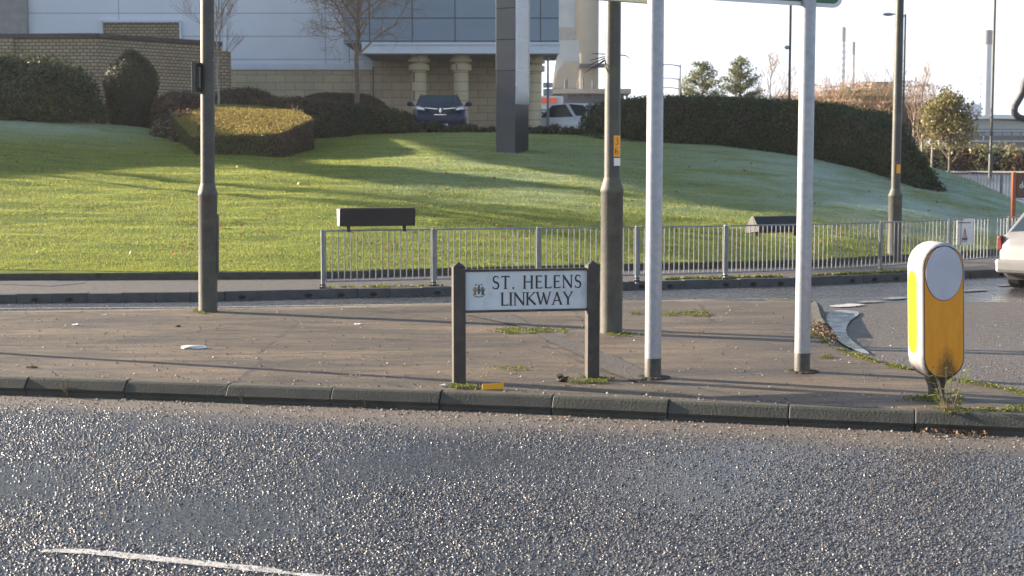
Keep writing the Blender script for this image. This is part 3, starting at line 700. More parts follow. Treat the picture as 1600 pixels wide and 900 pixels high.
# proud chippings of the near road: real stones catch the low sun
M['chip_a'] = paint('glossy pale chipping', (.105, .11, .125), .36, var=.35, scale=40, spec=.7); M['chip_b'] = paint('glossy dark chipping', (.045, .048, .058), .32, var=.4, scale=40, spec=.7)
M['chip_c'] = paint('glossy warm chipping', (.14, .135, .13), .40, var=.35, scale=40, spec=.6)
def chippings(N, seed=9):
    g = np.random.default_rng(seed); y = 5.9 + (11.9-5.9)*g.random(N)**1.25; x = g.uniform(-1, 1, N)*(y*.375+.3)
    k = np.array([near_kerb(a) for a in np.linspace(-6, 6, 100)]); kk = np.interp(x, np.linspace(-6, 6, 100), k); wet = np.sin(x*1.1+1.7*np.sin(y*.9))*np.sin(y*1.9+x*.5)+.5*np.sin(x*2.7-y*1.3); ok = (y < kk-.35-.5*g.random(N)) & (wet*.75+g.normal(0, .38, N) > -.22)
    onl = lambda: None
    x, y = x[ok], y[ok]; N = len(x); s = .0088*(.5+.85*g.random(N)); rot = g.uniform(0, 6.28, N)
    ang = np.arange(5)*2*np.pi/5; base = np.vstack([np.c_[np.cos(ang), np.sin(ang), np.zeros(5)-.4], np.c_[np.cos(ang)*.62, np.sin(ang)*.62, np.full(5, .40)]])
    B = base[None]*(1+g.normal(0, .16, (N, 10, 3))); tx, ty = g.normal(0, .28, (2, N, 1)); B[..., 2] += B[..., 0]*tx+B[..., 1]*ty
    c, sn = np.cos(rot)[:, None], np.sin(rot)[:, None]
    V = np.stack([B[..., 0]*c-B[..., 1]*sn, B[..., 0]*sn+B[..., 1]*c, B[..., 2]], -1)*s[:, None, None] + np.c_[x, y, np.zeros(N)][:, None, :]
    quads = np.array([(i, (i+1) % 5, 5+(i+1) % 5, 5+i) for i in range(5)] + [(5, 6, 7, 8), (5, 8, 9, 9)])
    quads = quads[:6]; top2 = None
    F = (quads[None]+10*np.arange(N)[:, None, None]).reshape(-1, 4); mi = np.repeat(g.choice(3, N, p=[.35, .45, .2]), 6)
    return tag(fast_mesh('road_chippings', V.reshape(-1, 3), F, ['chip_a', 'chip_b', 'chip_c'], mi, smooth=True), 'stone chippings standing proud of the wet near road', 'chippings', kind='stuff')
chippings(140000)
def moss_patch(poly, N, z, seed, mat='moss', sz=.02):
    """tufts inside an outline given on the ground"""
    pts = [P(a, b, z) for a, b in poly]; g = np.random.default_rng(seed); x0 = min(p.x for p in pts); x1 = max(p.x for p in pts); y0 = min(p.y for p in pts); y1 = max(p.y for p in pts)
    out = []
    while len(out) < N:
        x, y = g.uniform(x0, x1), g.uniform(y0, y1); c = False
        for i in range(len(pts)):
            a, b = pts[i], pts[i-1]
            if (a.y > y) != (b.y > y) and x < (b.x-a.x)*(y-a.y)/(b.y-a.y)+a.x: c = not c
        if c and (math.sin(x*17+3*math.sin(y*5))*math.sin(y*9+x*3) > -.3): out.append((x, y, z+.012*g.random()))
        else:
            N -= .02
    return np.array(out)
allm = []
for i, (poly, N) in enumerate([([(760, 516), (800, 512), (885, 514), (880, 520), (790, 521)], 700), ([(1030, 490), (1070, 486), (1112, 488), (1108, 494), (1040, 493)], 500), ([(985, 489), (1004, 488), (1004, 491), (990, 492)], 60),
        ([(945, 519), (1005, 520), (1000, 526), (950, 525)], 220), ([(700, 600), (760, 603), (755, 607), (690, 606)], 260), ([(880, 592), (960, 590), (955, 598), (890, 598)], 260), ([(912, 585), (920, 585), (920, 594), (910, 594)], 60),
        ([(1265, 508), (1300, 535), (1290, 537), (1258, 525)], 300), ([(1296, 537), (1352, 558), (1420, 575), (1418, 579), (1350, 562), (1290, 541)], 500), ([(1500, 592), (1600, 610), (1600, 617), (1495, 596)], 260),
        ([(1480, 640), (1600, 634), (1600, 643), (1470, 646)], 300), ([(1410, 618), (1500, 616), (1500, 628), (1415, 626)], 200), ([(300, 484), (318, 482), (318, 490), (308, 490)], 150), ([(1280, 556), (1300, 555), (1300, 559), (1280, 559)], 60),
        ([(750, 575), (830, 570), (850, 577), (760, 580)], 90)]):
    allm.append(moss_patch(poly, N, PZ+.008, 20+i))
pm = np.vstack(allm); flakes('moss', 0, lambda g, n: np.repeat(pm, 2, 0)+g.normal(0, .012, (len(pm)*2, 3))*np.array([1, 1, .2]), .011, 'moss', 4, 'low green moss in the cracks of the pavement', 'moss', flat=.6)
fk = []; g_ = np.random.default_rng(8)
for px0, px1, dn in ((520, 700, 120), (1040, 1240, 500), (1290, 1480, 500), (1490, 1560, 400)):
    for q in range(dn):
        px = g_.uniform(px0, px1); x = P(px, 440, .12).x; fk.append((x, far_kerb(x)+.2+abs(g_.normal(0, .1)), .13+.02*g_.random()))
fk = np.array(fk); flakes('verge_moss', 0, lambda g, n: fk, .035, 'moss', 5, 'moss growing behind the far kerb below the railing', 'moss', flat=.7)
db = np.vstack([moss_patch([(1266, 500), (1285, 503), (1312, 530), (1306, 538), (1280, 530), (1262, 515)], 420, PZ+.01, 61), moss_patch([(1440, 672), (1540, 672), (1545, 684), (1430, 682)], 130, .008, 62)])
db[:, 2] += g_.random(len(db))*.02
flakes('leaf_litter', 0, lambda g, n: db, .017, 'litter_leaf', 6, 'brown dead leaves and stalks drifted against the kerbs', 'leaf litter', flat=.8)
#@@BUILDINGS
# ------------------------------------------------------------------ retail building on the mound
def wall_box(name, x0, x1, y0, y1, z0, z1, mats, parent):
    return MB().box(((x0+x1)/2, (y0+y1)/2, (z0+z1)/2), (x1-x0, y1-y0, z1-z0)).build(name, mats, parent)
def zat(py, Y): return PD(800, py, Y).z
def xat(px, Y): return (px-CX)/FPX*math.hypot(1, 0)*PD(px, 100, Y).y*1.0 if False else PD(px, 100, Y).x
WY = 58.0; GY = 54.0
bld = thing('retail_building', 'large retail building with white cladding over pale stone and a blue grey box on columns', 'building', (0, 0, 0))
zt = zat(104, WY)
ROOF_L = 14.2
wall_box('white_cladding', -75, xat(605, WY), WY, WY+.3, zt, ROOF_L, ['white_clad'], bld)
wall_box('cladding_trim', -75, xat(583, WY), WY-.05, WY-.003, zt-.13, zt+.09, ['trim'], bld)
wall_box('stone_base', -75, xat(583, WY), WY+.02, WY+.3, 2.8, zt-.133, ['stone'], bld)
wall_box('rear_block', -75, 1.2, WY+.31, 71, 2.8, ROOF_L-.2, ['white_clad'], bld)
zf0, zf1 = zat(86, GY), zat(68, GY)
xr = xat(873, GY)
# blue grey box, its fascia and soffit, and the recessed stone wall behind the columns
wall_box('grey_cladding', xat(603, GY)-1.6, xr, GY, WY-.01, zf1+.02, ROOF_L+.3, ['grey_clad'], bld)
wall_box('fascia', xat(566, GY), xr+.02, GY-.12, GY+.5, zf0+.05, zf1, ['trim'], bld)
wall_box('fascia_lip', xat(566, GY), xr+.05, GY-.17, GY-.121, zf1-.06, zf1+.03, ['trim'], bld)
wall_box('soffit', xat(566, GY), xr, GY+.501, WY-.02, zf0+.1, zf0+.3, ['soffit'], bld)
wall_box('recessed_stone_wall', xat(583, WY)+.01, xat(846, WY), WY-.06, WY+.29, 2.8, zf0+.098, ['stone'], bld)
wall_box('louvre', xat(568, WY), xat(581, WY), WY-.06, WY-.004, zat(103, WY)+.1, zat(90, WY), ['trim'], bld)
wall_box('movement_joint', xat(582.3, WY), xat(584, WY), WY-.08, WY-.061, 2.8, zt, ['far_dark'], bld)
for px, Y in ((655, 55.0), (720.5, 55.0), (835, 55.6)):
    mb = MB(); c = PD(px, 150, Y); zc = zf0+.1; r = .285
    mb.lathe([(r, 2.8), (r, zc-.62), (r+.12, zc-.61), (r+.12, zc-.40), (r+.10, zc-.39), (r+.02, zc-.38), (r+.02, zc-.30), (r+.13, zc-.29), (r+.13, zc-.16), (r+.05, zc-.15), (r+.05, zc)], (c.x, c.y, 0), 28)
    mb.build('column', ['colstone'], bld, smooth=True)
# framed brick recess in the white cladding
xa, xb = xat(161, WY), xat(284, WY); za, zb = zat(62, WY), zat(32, WY)
wall_box('brick_infill', xa+.08, xb-.08, WY-.04, WY-.004, za-1.5, zb-.08, ['brick'], bld)
mb = MB(); mb.box(((xa+xb)/2, WY-.06, zb-.04), (xb-xa, .16, .1)); mb.box((xa, WY-.06, za), (.1, .16, (zb-za)*2-.12)); mb.box((xb, WY-.06, za), (.1, .16, (zb-za)*2-.12)); mb.build('recess_frame', ['trim'], bld)
mb = MB(); mb.box((xat(25, WY)-.1, WY-.2, (zt+ROOF_L)/2+.05), (xat(52, WY)-xat(0, WY), .36, ROOF_L-zt-.05)); mb.build('cladding_bay', ['soffit'], bld)
mb = MB(); mb.box((xat(600, GY)-1.62, GY+1.7, 9.7), (.22, .22, 7.0)); mb.build('drainpipe', ['trim'], bld)
wall_box('parapet', -75, xr+.1, WY-.1, WY+.6, ROOF_L+.31, ROOF_L+.7, ['trim'], bld)
# unseen block added left of the view to shade the top of the mound
shade_block = wall_box('added_shade_block', -48, -30.3, 46.0, WY-.12, 1.5, 9.3, ['white_clad'], bld)
# unseen panels added beside it, outlined to shape the shadow edges on the lawn
def yz(name, pts, mat, x=-30.15, th=.3): mb = MB(); mb.prism(pts, (x, 0, 0), (0, 1, 0), (0, 0, 1), (1, 0, 0), th); return mb.build(name, [mat], bld)
yz('added_shade_panel', [(44.0, 9.3), (42.5, 10.1), (44.5, 11.2), (45.1, 11.75), (45.1, 12.1), (46.8, 12.6), (50.3, 13.5), (51, 17.3), (58.5, 17.3), (58.5, 11.15), (47.0, 11.15), (46.6, 11.7), (45.05, 11.7), (44.95, 9.3)], 'trim')
yz('added_shade_panel', [(52.0, 9.4), (58.5, 9.4), (58.5, 11.14), (52.0, 11.14)], 'trim'); yz('added_shade_base', [(44.96, 1.0), (58.5, 1.0), (58.5, 9.38), (52.3, 9.9), (44.96, 9.9)], 'white_clad')  # gap left between the added panels lets sun onto the hedge top
yz('added_shade_slope', [(37.5, 1.0), (44.94, 1.0), (44.94, 9.28), (43.1, 9.0), (42.7, 8.75), (41.8, 8.4), (40.7, 8.0), (39.7, 7.72), (38.6, 7.45), (37.5, 6.8)], 'white_clad')  # added unseen panel, top edge cut to the left shade line

# brick enclosure wall in front
bw = thing('brick_wall', 'long buff brick enclosure wall with dark coping in front of the white building', 'wall', (0, 0, 0))
pL = PD(-900, 55, 51.5); pA = PD(152, 52, 50.0); pB = PD(346, 66, 53.2)
def wall_run(a, b, z0, z1, th, name, mats, parent, extra=0):
    d = Vector((b.x-a.x, b.y-a.y, 0)); L = d.length; d.normalize(); n = Vector((-d.y, d.x, 0)); mb = MB()
    mb.prism([(0, 0), (L, 0), (L, z1-z0), (0, z1-z0)], Vector((a.x, a.y, z0))-n*extra, d, (0, 0, 1), n, th+2*extra); return mb.build(name, mats, parent)
ztop = pA.z-.16
wall_run(pL, pA, 2.6, ztop, .3, 'brickwork', ['brick'], bw); wall_run(pA, pB, 2.6, ztop, .3, 'brickwork', ['brick'], bw)
wall_run(pL, pA, ztop+.002, ztop+.16, .3, 'coping', ['coping'], bw, .06); wall_run(pA, pB, ztop+.004, ztop+.158, .3, 'coping', ['coping'], bw, .06)
c = PD(12, 100, 50.2); MB().box((c.x, pL.y+(pA.y-pL.y)*((c.x-pL.x)/(pA.x-pL.x)), (2.6+ztop)/2), (.55, .36, ztop-2.61)).build('pier', ['brick'], bw)
MB().box((pB.x+.02, pB.y+.12, (2.6+ztop)/2-.1), (.5, .5, ztop-2.8)).build('pier', ['brick'], bw)

# totem: dark steel pylon with a bright polished side
tp = T(790, 238); tt = thing('advertising_totem', 'tall dark metal totem pylon with polished right side rising from the lawn', 'pylon', (tp.x+.18, tp.y+.3, tp.z-.05), R(-25))
M['totem'] = paint('dark totem steel', (.04, .045, .055), .3, .4, .2, 1.5); M['totem_hi'] = paint('grey totem panels', (.05, .058, .07), .35, .2, .12, 1.2)
M['polish'] = paint('polished totem side', (.22, .235, .26), .25, .9, .1, 1.5, .08)
ztp = zat(108, tp.y)-tp.z
W_, D_ = .56, .86
mb = MB(); mb.box((0, 0, ztp/2), (W_, D_, ztp)); mb.build('lower_casing', ['totem'], tt, bevel=.01)
for k in range(9): MB().box((0, 0, ztp+.005+.4+.81*k), (W_+.004, D_, .80)).build('face_panel', ['totem_hi'], tt, bevel=.008)
MB().box((W_/2+.012, 0, ztp*1.3+3.2), (.02, D_-.02, ztp*1.4+6.4)).build('side_panel', ['polish'], tt)
mb = MB()
for k in range(9): mb.box((W_/2+.0225, 0, ztp+.405+.81*k-.4), (.004, D_-.03, .02))
for sy in (-1, 1): mb.box((W_/2+.024, sy*(D_/2-.02), ztp+3.2), (.012, .025, 7.2))
mb.build('side_trim', ['trim'], tt)
MB().box((0, 0, .015), (W_+.12, D_+.12, .05)).build('base_plate', ['far_dark'], tt)

# industrial silo and sheds beyond
si = thing('concrete_silo', 'tall pale concrete silo tower with a lit left edge behind the retail building', 'silo', (0, 0, 0))
SY = 105.0
c = PD(917, 0, SY); mb = MB(); r = (PD(937, 0, SY).x-PD(897, 0, SY).x)/2
mb.lathe([(r, 1.9), (r, 34), (r*.9, 34.2)], (c.x, SY+r, 0), 40); mb.build('shaft', ['silo'], si, smooth=True)
a = PD(873, 0, SY); mb = MB(); x0 = PD(840, 0, SY).x; x1 = PD(899, 0, SY).x
mb.box(((x0+x1)/2, SY+3, 24), (x1-x0, 5, 2*(24-zat(62, SY)))); mb.build('lift_housing', ['silo_light'], si)
mb = MB(); mb.box(((x0+x1)/2+.1, SY+.42, (zat(62, SY)+zat(42, SY))/2), (x1-x0, .12, zat(42, SY)-zat(62, SY))); mb.build('louvre_band', ['soffit'], si)
mb = MB(); mb.box((PD(921, 0, SY).x, SY-.2, zat(103, SY)), (2.4, 1.2, .22)); mb.build('walkway', ['far_dark'], si)
sh = thing('curved_hood', 'pale sheet metal hopper with a dark arch at the foot of the silo', 'industrial hood', (0, 0, 0))
HY = 98.0
def hp(px, py): v = PD(px, py, HY); return (v.x, v.z)
mb = MB(); mb.prism([hp(862, 140), hp(872, 63), hp(904, 63), hp(906, 100), hp(903, 140)], (0, HY, 0), (1, 0, 0), (0, 0, 1), (0, 1, 0), 3.0); mb.build('hood_shell', ['silo_light'], sh)
arc = [hp(864, 138), hp(867, 124), hp(873, 110), hp(882, 100), hp(893, 95), hp(903, 97), hp(904, 138)]
mb = MB(); mb.prism(arc, (0, HY-.35, 0), (1, 0, 0), (0, 0, 1), (0, 1, 0), .34); mb.build('arch', ['silo'], sh)
dk = thing('loading_deck', 'low dark industrial deck with railings below the silo', 'deck', (0, 0, 0))
mb = MB(); q0 = PD(850, 140, 92); q1 = PD(985, 152, 92); mb.box(((q0.x+q1.x)/2, 93, zat(143, 92)), (q1.x-q0.x, 3, .3)); mb.build('slab', ['concrete'], dk)
mb = MB(); mb.box(((q0.x+q1.x)/2, 93.4, (2+zat(145.5, 92))/2), (q1.x-q0.x-.8, 2, zat(145.5, 92)-2)); mb.build('support_wall', ['far_dark'], dk)
for px in (883, 886, 903, 911, 926): c = PD(px, 140, 91.6); MB().tube([(c.x, 91.6, zat(155, 92)), (c.x, 91.6, zat(122+rnd.random()*8, 92))], .05, 6).build('post', ['far_dark'], dk)

def slab_building(name, label, px0, px1, py0, py1, Y, depth, mat, cat='building'):
    a, b = PD(px0, py0, Y), PD(px1, py1, Y); o = MB().box(((a.x+b.x)/2, Y+depth/2, (a.z+b.z)/2), (b.x-a.x, depth, abs(a.z-b.z))).build(name, [mat], bevel=.02); return tag(o, label, cat)
so = thing('shop_unit', 'distant shop unit with an orange sign band between the last column and white car', 'shop', (0, 0, 0))
def pbox(name, px0, px1, pyt, pyb, Y, d, mat, par, dy=0): 
    a, b = PD(px0, pyt, Y), PD(px1, pyb, Y); return MB().box(((a.x+b.x)/2, Y+d/2+dy, (a.z+b.z)/2), (b.x-a.x, d, a.z-b.z)).build(name, [mat], par)
pbox('wall', 840, 880, 150, 205, 86, 4, 'fadedblue', so); pbox('sign_band', 846, 869, 153, 161, 86, .2, 'shop_orange', so, -.25); pbox('window_band', 846, 880, 170, 176, 86, .1, 'glass', so, -.12)
# far pale works building on the right with railings and dark bays
wk = thing('works_building', 'low pale industrial works with curved roof edge and dark bays far right', 'building', (0, 0, 0))
Y = 170
def hw(px, py): v = PD(px, py, Y); return (v.x, v.z)
mb = MB(); mb.prism([hw(1470, 262), hw(1470, 196), hw(1490, 190), hw(1540, 187), hw(1600, 190), hw(1720, 196), hw(1720, 262)], (0, Y, 0), (1, 0, 0), (0, 0, 1), (0, 1, 0), 30); mb.build('wall', ['fadedblue'], wk)
mb = MB(); mb.prism([hw(1455, 190), hw(1490, 184), hw(1540, 180), hw(1600, 181), hw(1720, 186), hw(1720, 191), hw(1600, 187), hw(1540, 186), hw(1490, 189)], (0, Y-2, 0), (1, 0, 0), (0, 0, 1), (0, 1, 0), 33); mb.build('roof', ['trim'], wk)
pbox('dark_bay', 1478, 1720, 212, 219, Y-1, .8, 'far_dark', wk); pbox('dark_bay', 1478, 1720, 222, 234, Y-1, .8, 'far_dark', wk)
pbox('beam', 1478, 1720, 219.2, 221.8, Y-1.2, .9, 'fadedblue', wk)
mb = MB(); 
for px in frange(1480, 1710, 14): a = PD(px, 210, Y-2); mb.box((a.x, Y-2, a.z-.2), (.12, .1, 1.1))
for py in (202, 207): a, b = PD(1478, py, Y-2), PD(1715, py, Y-2); mb.box(((a.x+b.x)/2, Y-2, a.z), (b.x-a.x, .1, .1))
mb.build('railing', ['far_dark'], wk)
pbox('plant_room', 1462, 1502, 158, 190, Y+12, 10, 'far_dark', wk); pbox('plant_room', 1503, 1533, 163, 190, Y+10, 10, 'fadedblue', wk)
wk2 = slab_building('works_shed', 'grey works shed rising behind the orange winter shrubs', 1362, 1392, 128, 262, 230, 12, 'silo')
# bent duct at the right edge
mb = MB(); dp = [PD(1614, 110, 75), PD(1602, 130, 75), PD(1598, 145, 75), PD(1586, 166, 75), PD(1585, 176, 75), PD(1591, 183, 75), PD(1600, 186, 75), PD(1640, 187, 75), PD(1650, 200, 75), PD(1652, 262, 75)]
mb.tube(dp, [.26, .24, .19, .18, .18, .18, .18, .18, .18, .18], 12); tag(mb.build('bent_duct', ['duct'], smooth=True), 'thick dark bent duct rising against the sky at the right edge', 'duct')
def chimney(name, label, px, pt, pb, w, Y, kind):
    base = PD(px, pb, Y); top = PD(px, pt, Y); r = w/2/FPX*Y
    ch = thing(name, label, 'chimney', (base.x, base.y, base.z)); H = top.z-base.z
    MB().lathe([(r*1.12, 0), (r, H*.4), (r*.92, H)], n=16).build('shaft', ['fadedblue'], ch, smooth=True)
    MB().lathe([(r*1.08, H*.9), (r*1.05, H), (r*.8, H+.2)], n=16).build('cap', ['far_dark'], ch, smooth=True)
    if kind == 'strake':
        for ph in (0, 2.1, 4.2): mb = MB(); mb.tube([(math.cos(ph+t*.42)*r*1.02, math.sin(ph+t*.42)*r*1.02, H*.35+H*.53*t/60) for t in range(61)], r*.16, 5); mb.build('strake', ['fadedblue'], ch)
        MB().lathe([(r*1.14, H*.12), (r*1.12, H*.32)], n=16).build('base_band', ['concrete'], ch, smooth=True)
    if kind == 'stage':
        for f in (.66, .28, .18): mb = MB(); mb.lathe([(r*1.0, H*f), (r*2.1, H*f), (r*2.1, H*f+.4), (r*1.0, H*f+.45)], n=16); mb.build('platform', ['far_dark'], ch)
        mb = MB(); mb.tube([(-r*1.5, 0, 0), (-r*1.5, 0, H*.66)], r*.07, 5); [mb.box((-r*1.5, 0, H*.66*k/14), (r*.5, r*.3, .2)) for k in range(15)]; mb.build('ladder', ['far_dark'], ch)
    return ch
chimney('factory_chimney', 'tallest thin chimney wrapped in spiral strakes above the orange shrubs', 1314, 43, 262, 6.5, 600, 'strake')
chimney('factory_chimney', 'slim plain chimney just right of the spiral straked one', 1330, 66, 262, 5, 600, 'plain')
chimney('factory_chimney', 'wide pale chimney with round platforms and a ladder near the right edge', 1538.5, 48, 262, 12.5, 420, 'stage')
#@@STREET
# ------------------------------------------------------------------ poles, signs, railing, bollard
def lamp_column(label, base, coll_h, rb, rs, H, rz, group='grey street lamp columns', lean=(0, 0), cat='street lamp', arm=True, armlen=1.2):
    t = thing('street_lamp', label, cat, base, rz, group); t.rotation_euler = (lean[0], lean[1], rz)
    MB().lathe([(rb*1.03, -.05), (rb, .06), (rb, coll_h-.01), (rb*1.05, coll_h), (rb*1.05, coll_h+.03), (rb*.96, coll_h+.06), (rs*1.03, coll_h+.15), (rs, coll_h+.16)], n=28).build('base_section', ['lamp_base'], t, smooth=True)
    MB().lathe([(rs, coll_h+.1), (rs*.98, coll_h+2), (rs*.7, H)], n=24).build('shaft', ['lamp_steel'], t, smooth=True)
    if arm:
        mb = MB(); mb.tube([(0, 0, H-.05), (0, .1, H+.25), (0, .4, H+.42), (0, armlen, H+.5)], [rs*.65, .04, .035, .03], 8); mb.build('arm', ['lamp_steel'], t, smooth=True)
        mb = MB(); mb.ball((0, armlen+.25, H+.47), (.13, .36, .075), seg=14); l = mb.build('lantern', ['galv'], t, smooth=True)
        MB().ball((0, armlen+.28, H+.43), (.10, .26, .06), seg=12).build('diffuser', ['white_plastic'], l, smooth=True)
    return t
def tie(parent, z, r, tails=(), mat='black', name='cable_tie'):
    mb = MB(); mb.lathe([(r, z-.012), (r+.008, z-.012), (r+.008, z+.012), (r, z+.012)], n=24)
    band = mb.build(name, [mat], parent)
    for (a, L, dz) in tails:
        mb = MB(); d = Vector((math.cos(a), math.sin(a), dz)); mb.tube([d*r+Vector((0, 0, z)), d*(r+L*.5)+Vector((0, 0, z)), d*(r+L)+Vector((0, 0, z-.03))], [.007, .005, .003], 5); mb.build('tie_tail', [mat], band)
    return band
b1 = P(325, 487, PZ)
L1 = lamp_column('grey lamp column at the left of the pavement with a narrow box sign', b1, 1.47, .118, .088, 8.2, R(180), lean=(0, R(-.9)), )
s1 = 2200/b1.y
zsg = lambda py, Y: PD(0, py, Y).z - PZ
y0_, y1_ = zsg(145, b1.y), zsg(98, b1.y)
u = .13
mb = MB(); mb.box((u, 0.02, (y0_+y1_)/2), (.05, .40, y1_-y0_)); bx1 = mb.build('box_sign', ['lamp_steel'], L1, bevel=.008)
for z in (y0_+.03, y1_-.03): MB().box((u-.03, 0, z), (.06, .12, .05)).build('bracket', ['black'], L1)
tie(L1, y1_-.02, .088, [(2.6, .14, .5), (.3, .05, -.2)], 'galv'); tie(L1, y0_+.03, .088, [(3.4, .05, .1)], 'galv')
MB().box((-.122, -.01, .86), (.022, .07, .76)).build('notice_strip', ['lamp_steel'], L1, bevel=.004)
b2 = P(955, 520, PZ)
L2 = lamp_column('thick grey lamp column behind the street name sign with an orange number sticker', b2, 1.55, .122, .088, 8.6, R(180), lean=(0, 0))
tie(L2, zsg(85, b2.y), .09, [(1.2+math.pi*.55, .10, -.1)], 'black')
zt_ = zsg(85, b2.y)
mb = MB()
for (a, L, dz) in ((-.1, .16, -.25), (.05, .20, -.45), (-.15, .14, .05), (.1, .13, -.75), (.0, .22, -.65)):
    d = Vector((math.cos(a), math.sin(a), dz)); mb.tube([d*.09+Vector((0, 0, zt_)), d*(.09+L)+Vector((0, 0, zt_))], [.007, .003], 5)
mb.build('tie_ends', ['black'], L2)
def wrap(parent, name, r, a0, a1, z0, z1, mat, n=8):
    """a sticker following the round of the column; angles measured from the viewer's side (rz=180 -> +Y faces the road)"""
    mb = MB(); vs = []
    for i in range(n+1):
        a = a0+(a1-a0)*i/n; vs += [(math.sin(a)*r, math.cos(a)*r, z0), (math.sin(a)*r, math.cos(a)*r, z1)]
    mb.add(vs, [(2*i, 2*i+2, 2*i+3, 2*i+1) for i in range(n)]); return mb.build(name, [mat], parent)
za_, zb_ = zsg(245, b2.y), zsg(212, b2.y)
st = wrap(L2, 'number_sticker', .0905, R(-72), R(-6), za_, zb_, 'orange')
wrap(L2, 'white_tag', .0905, R(-72), R(-8), zsg(259, b2.y), zsg(247, b2.y), 'sign_white')
# strokes: letters drawn as thin raised prisms on a plane
def stroke(mb, pts, w, o, u, v, nrm, k, mi=0):
    """polyline pts in plane coords, width w (number or list)"""
    n = len(pts); w = w if isinstance(w, (list, tuple)) else [w]*n; Lp = []; Rp = []
    for i, p in enumerate(pts):
        a = Vector(pts[max(i-1, 0)]); b = Vector(pts[min(i+1, n-1)]); d = (b-a).normalized(); q = Vector((-d.y, d.x))*w[i]/2
        Lp.append((p[0]+q.x, p[1]+q.y)); Rp.append((p[0]-q.x, p[1]-q.y))
    for i in range(n-1):
        mb.prism([Lp[i], Lp[i+1], Rp[i+1], Rp[i]], o, u, v, nrm, .0015+.00012*((k*3+i) % 9), mi)
def arc(cx, cy, rx, ry, a0, a1, n=10): return [(cx+rx*math.cos(R(a0+(a1-a0)*i/n)), cy+ry*math.sin(R(a0+(a1-a0)*i/n))) for i in range(n+1)]
TK, TN, SF = .125, .07, .24
def serif(x, y, w=SF): return ([(x-w/2, y), (x+w/2, y)], .045)
GL = {
 'S': (.52, [(arc(.27, .745, .19, .235, 40, 250, 9) + arc(.25, .27, .21, .25, 75, -150, 9)[0:], [.05, .06, .07, .09, .1, .1, .1, .11, .12, .13]+[.13, .13, .12, .11, .1, .1, .09, .08, .06, .05]), ([(.43, .98), (.43, .80)], .04), ([(.055, .22), (.055, .02)], .04)]),
 'T': (.66, [([(.33, .02), (.33, .95)], TK), ([(.03, .96), (.63, .96)], .08), ([(.045, .98), (.045, .84)], .045), ([(.615, .98), (.615, .84)], .045), serif(.33, .022, .26)]),
 '.': (.22, [([(.06, .065), (.18, .065)], .13)]),
 'H': (.78, [([(.12, .02), (.12, .98)], TK), ([(.66, .02), (.66, .98)], TK), ([(.12, .52), (.66, .52)], .07), serif(.12, .022), serif(.12, .978), serif(.66, .022), serif(.66, .978)]),
 'E': (.56, [([(.12, .02), (.12, .98)], TK), ([(.05, .96), (.50, .96)], .07), ([(.12, .52), (.44, .52)], .07), ([(.05, .04), (.53, .04)], .07), ([(.50, .98), (.50, .86)], .04), ([(.53, .02), (.53, .16)], .04), ([(.44, .60), (.44, .44)], .035)]),
 'L': (.54, [([(.12, .02), (.12, .98)], TK), ([(.05, .04), (.52, .04)], .07), ([(.52, .02), (.52, .17)], .04), serif(.12, .978)]),
 'N': (.80, [([(.11, .02), (.11, .96)], TN), ([(.08, .97), (.70, .04)], .13), ([(.70, .0), (.70, .98)], TN), serif(.11, .022, .2), serif(.70, .978, .2), serif(.08, .978, .12)]),
 'I': (.26, [([(.12, .02), (.12, .98)], TK), serif(.12, .022), serif(.12, .978)]),
 'K': (.70, [([(.12, .02), (.12, .98)], TK), ([(.15, .48), (.58, .97)], TN), ([(.22, .54), (.68, .03)], .13), serif(.12, .022), serif(.12, .978), serif(.58, .978, .18)]),
 'W': (1.0, [([(.06, .97), (.29, .03)], .12), ([(.29, .03), (.50, .90)], TN), ([(.46, .97), (.71, .03)], .12), ([(.71, .03), (.94, .97)], TN), serif(.06, .978, .2), serif(.94, .978, .18)]),
 'A': (.76, [([(.10, .02), (.38, .98)], TN), ([(.35, .98), (.66, .02)], .125), ([(.20, .33), (.54, .33)], .06), serif(.09, .022, .2), serif(.67, .022, .2)]),
 'Y': (.70, [([(.34, .02), (.34, .48)], TK), ([(.06, .97), (.34, .46)], .115), ([(.34, .46), (.62, .97)], TN), serif(.34, .022), serif(.06, .978, .2), serif(.62, .978, .18)]),
 '3': (.5, [(arc(.25, .75, .19, .20, 150, -90, 8), .1), (arc(.25, .28, .21, .26, 90, -150, 8), .1)]),
 '6': (.5, [(arc(.30, .5, .25, .46, 75, 180, 6) + arc(.27, .28, .21, .25, 180, 540, 12), .1)]),
 'd': (.55, [(arc(.25, .26, .20, .25, 0, 360, 14), .11), ([(.46, 0), (.46, .98)], .12)]),
 'e': (.55, [(arc(.27, .27, .22, .26, -40, -360, 14)+[(.05, .28)], .11)]),
}
def word(mb, s, o, u, v, nrm, size, width=None, gap=.10, space=.42, mi=0):
    tot = sum(space if c == ' ' else GL[c][0]+gap for c in s)-gap; k = (width/tot) if width else size; x = 0
    o, u, v = Vector(o), Vector(u), Vector(v)
    for c in s:
        if c == ' ': x += space; continue
        for j, (pts, w) in enumerate(GL[c][1]):
            q = [((x+a)*k, b*size) for a, b in pts]; ww = [i*size*1.18 for i in w] if isinstance(w, (list, tuple)) else w*size*1.18
            if isinstance(ww, list): ww = (ww+[ww[-1]]*len(q))[:len(q)]
            stroke(mb, q, ww, o, u, v, nrm, j, mi)
        x += GL[c][0]+gap
h = (zb_-za_)
for ch, zz in (('3', za_+h*.56), ('6', za_+h*.10)):
    a = R(-30); mb = MB(); nn = Vector((math.sin(a), math.cos(a), 0)); uu = Vector((-math.cos(a), math.sin(a), 0))
    word(mb, ch, nn*.0885-uu*.022+Vector((0, 0, zz)), uu, (0, 0, 1), nn, h*.34, mi=0); mb.build('digit', ['ink'], L2)
b3 = T(1397, 400)
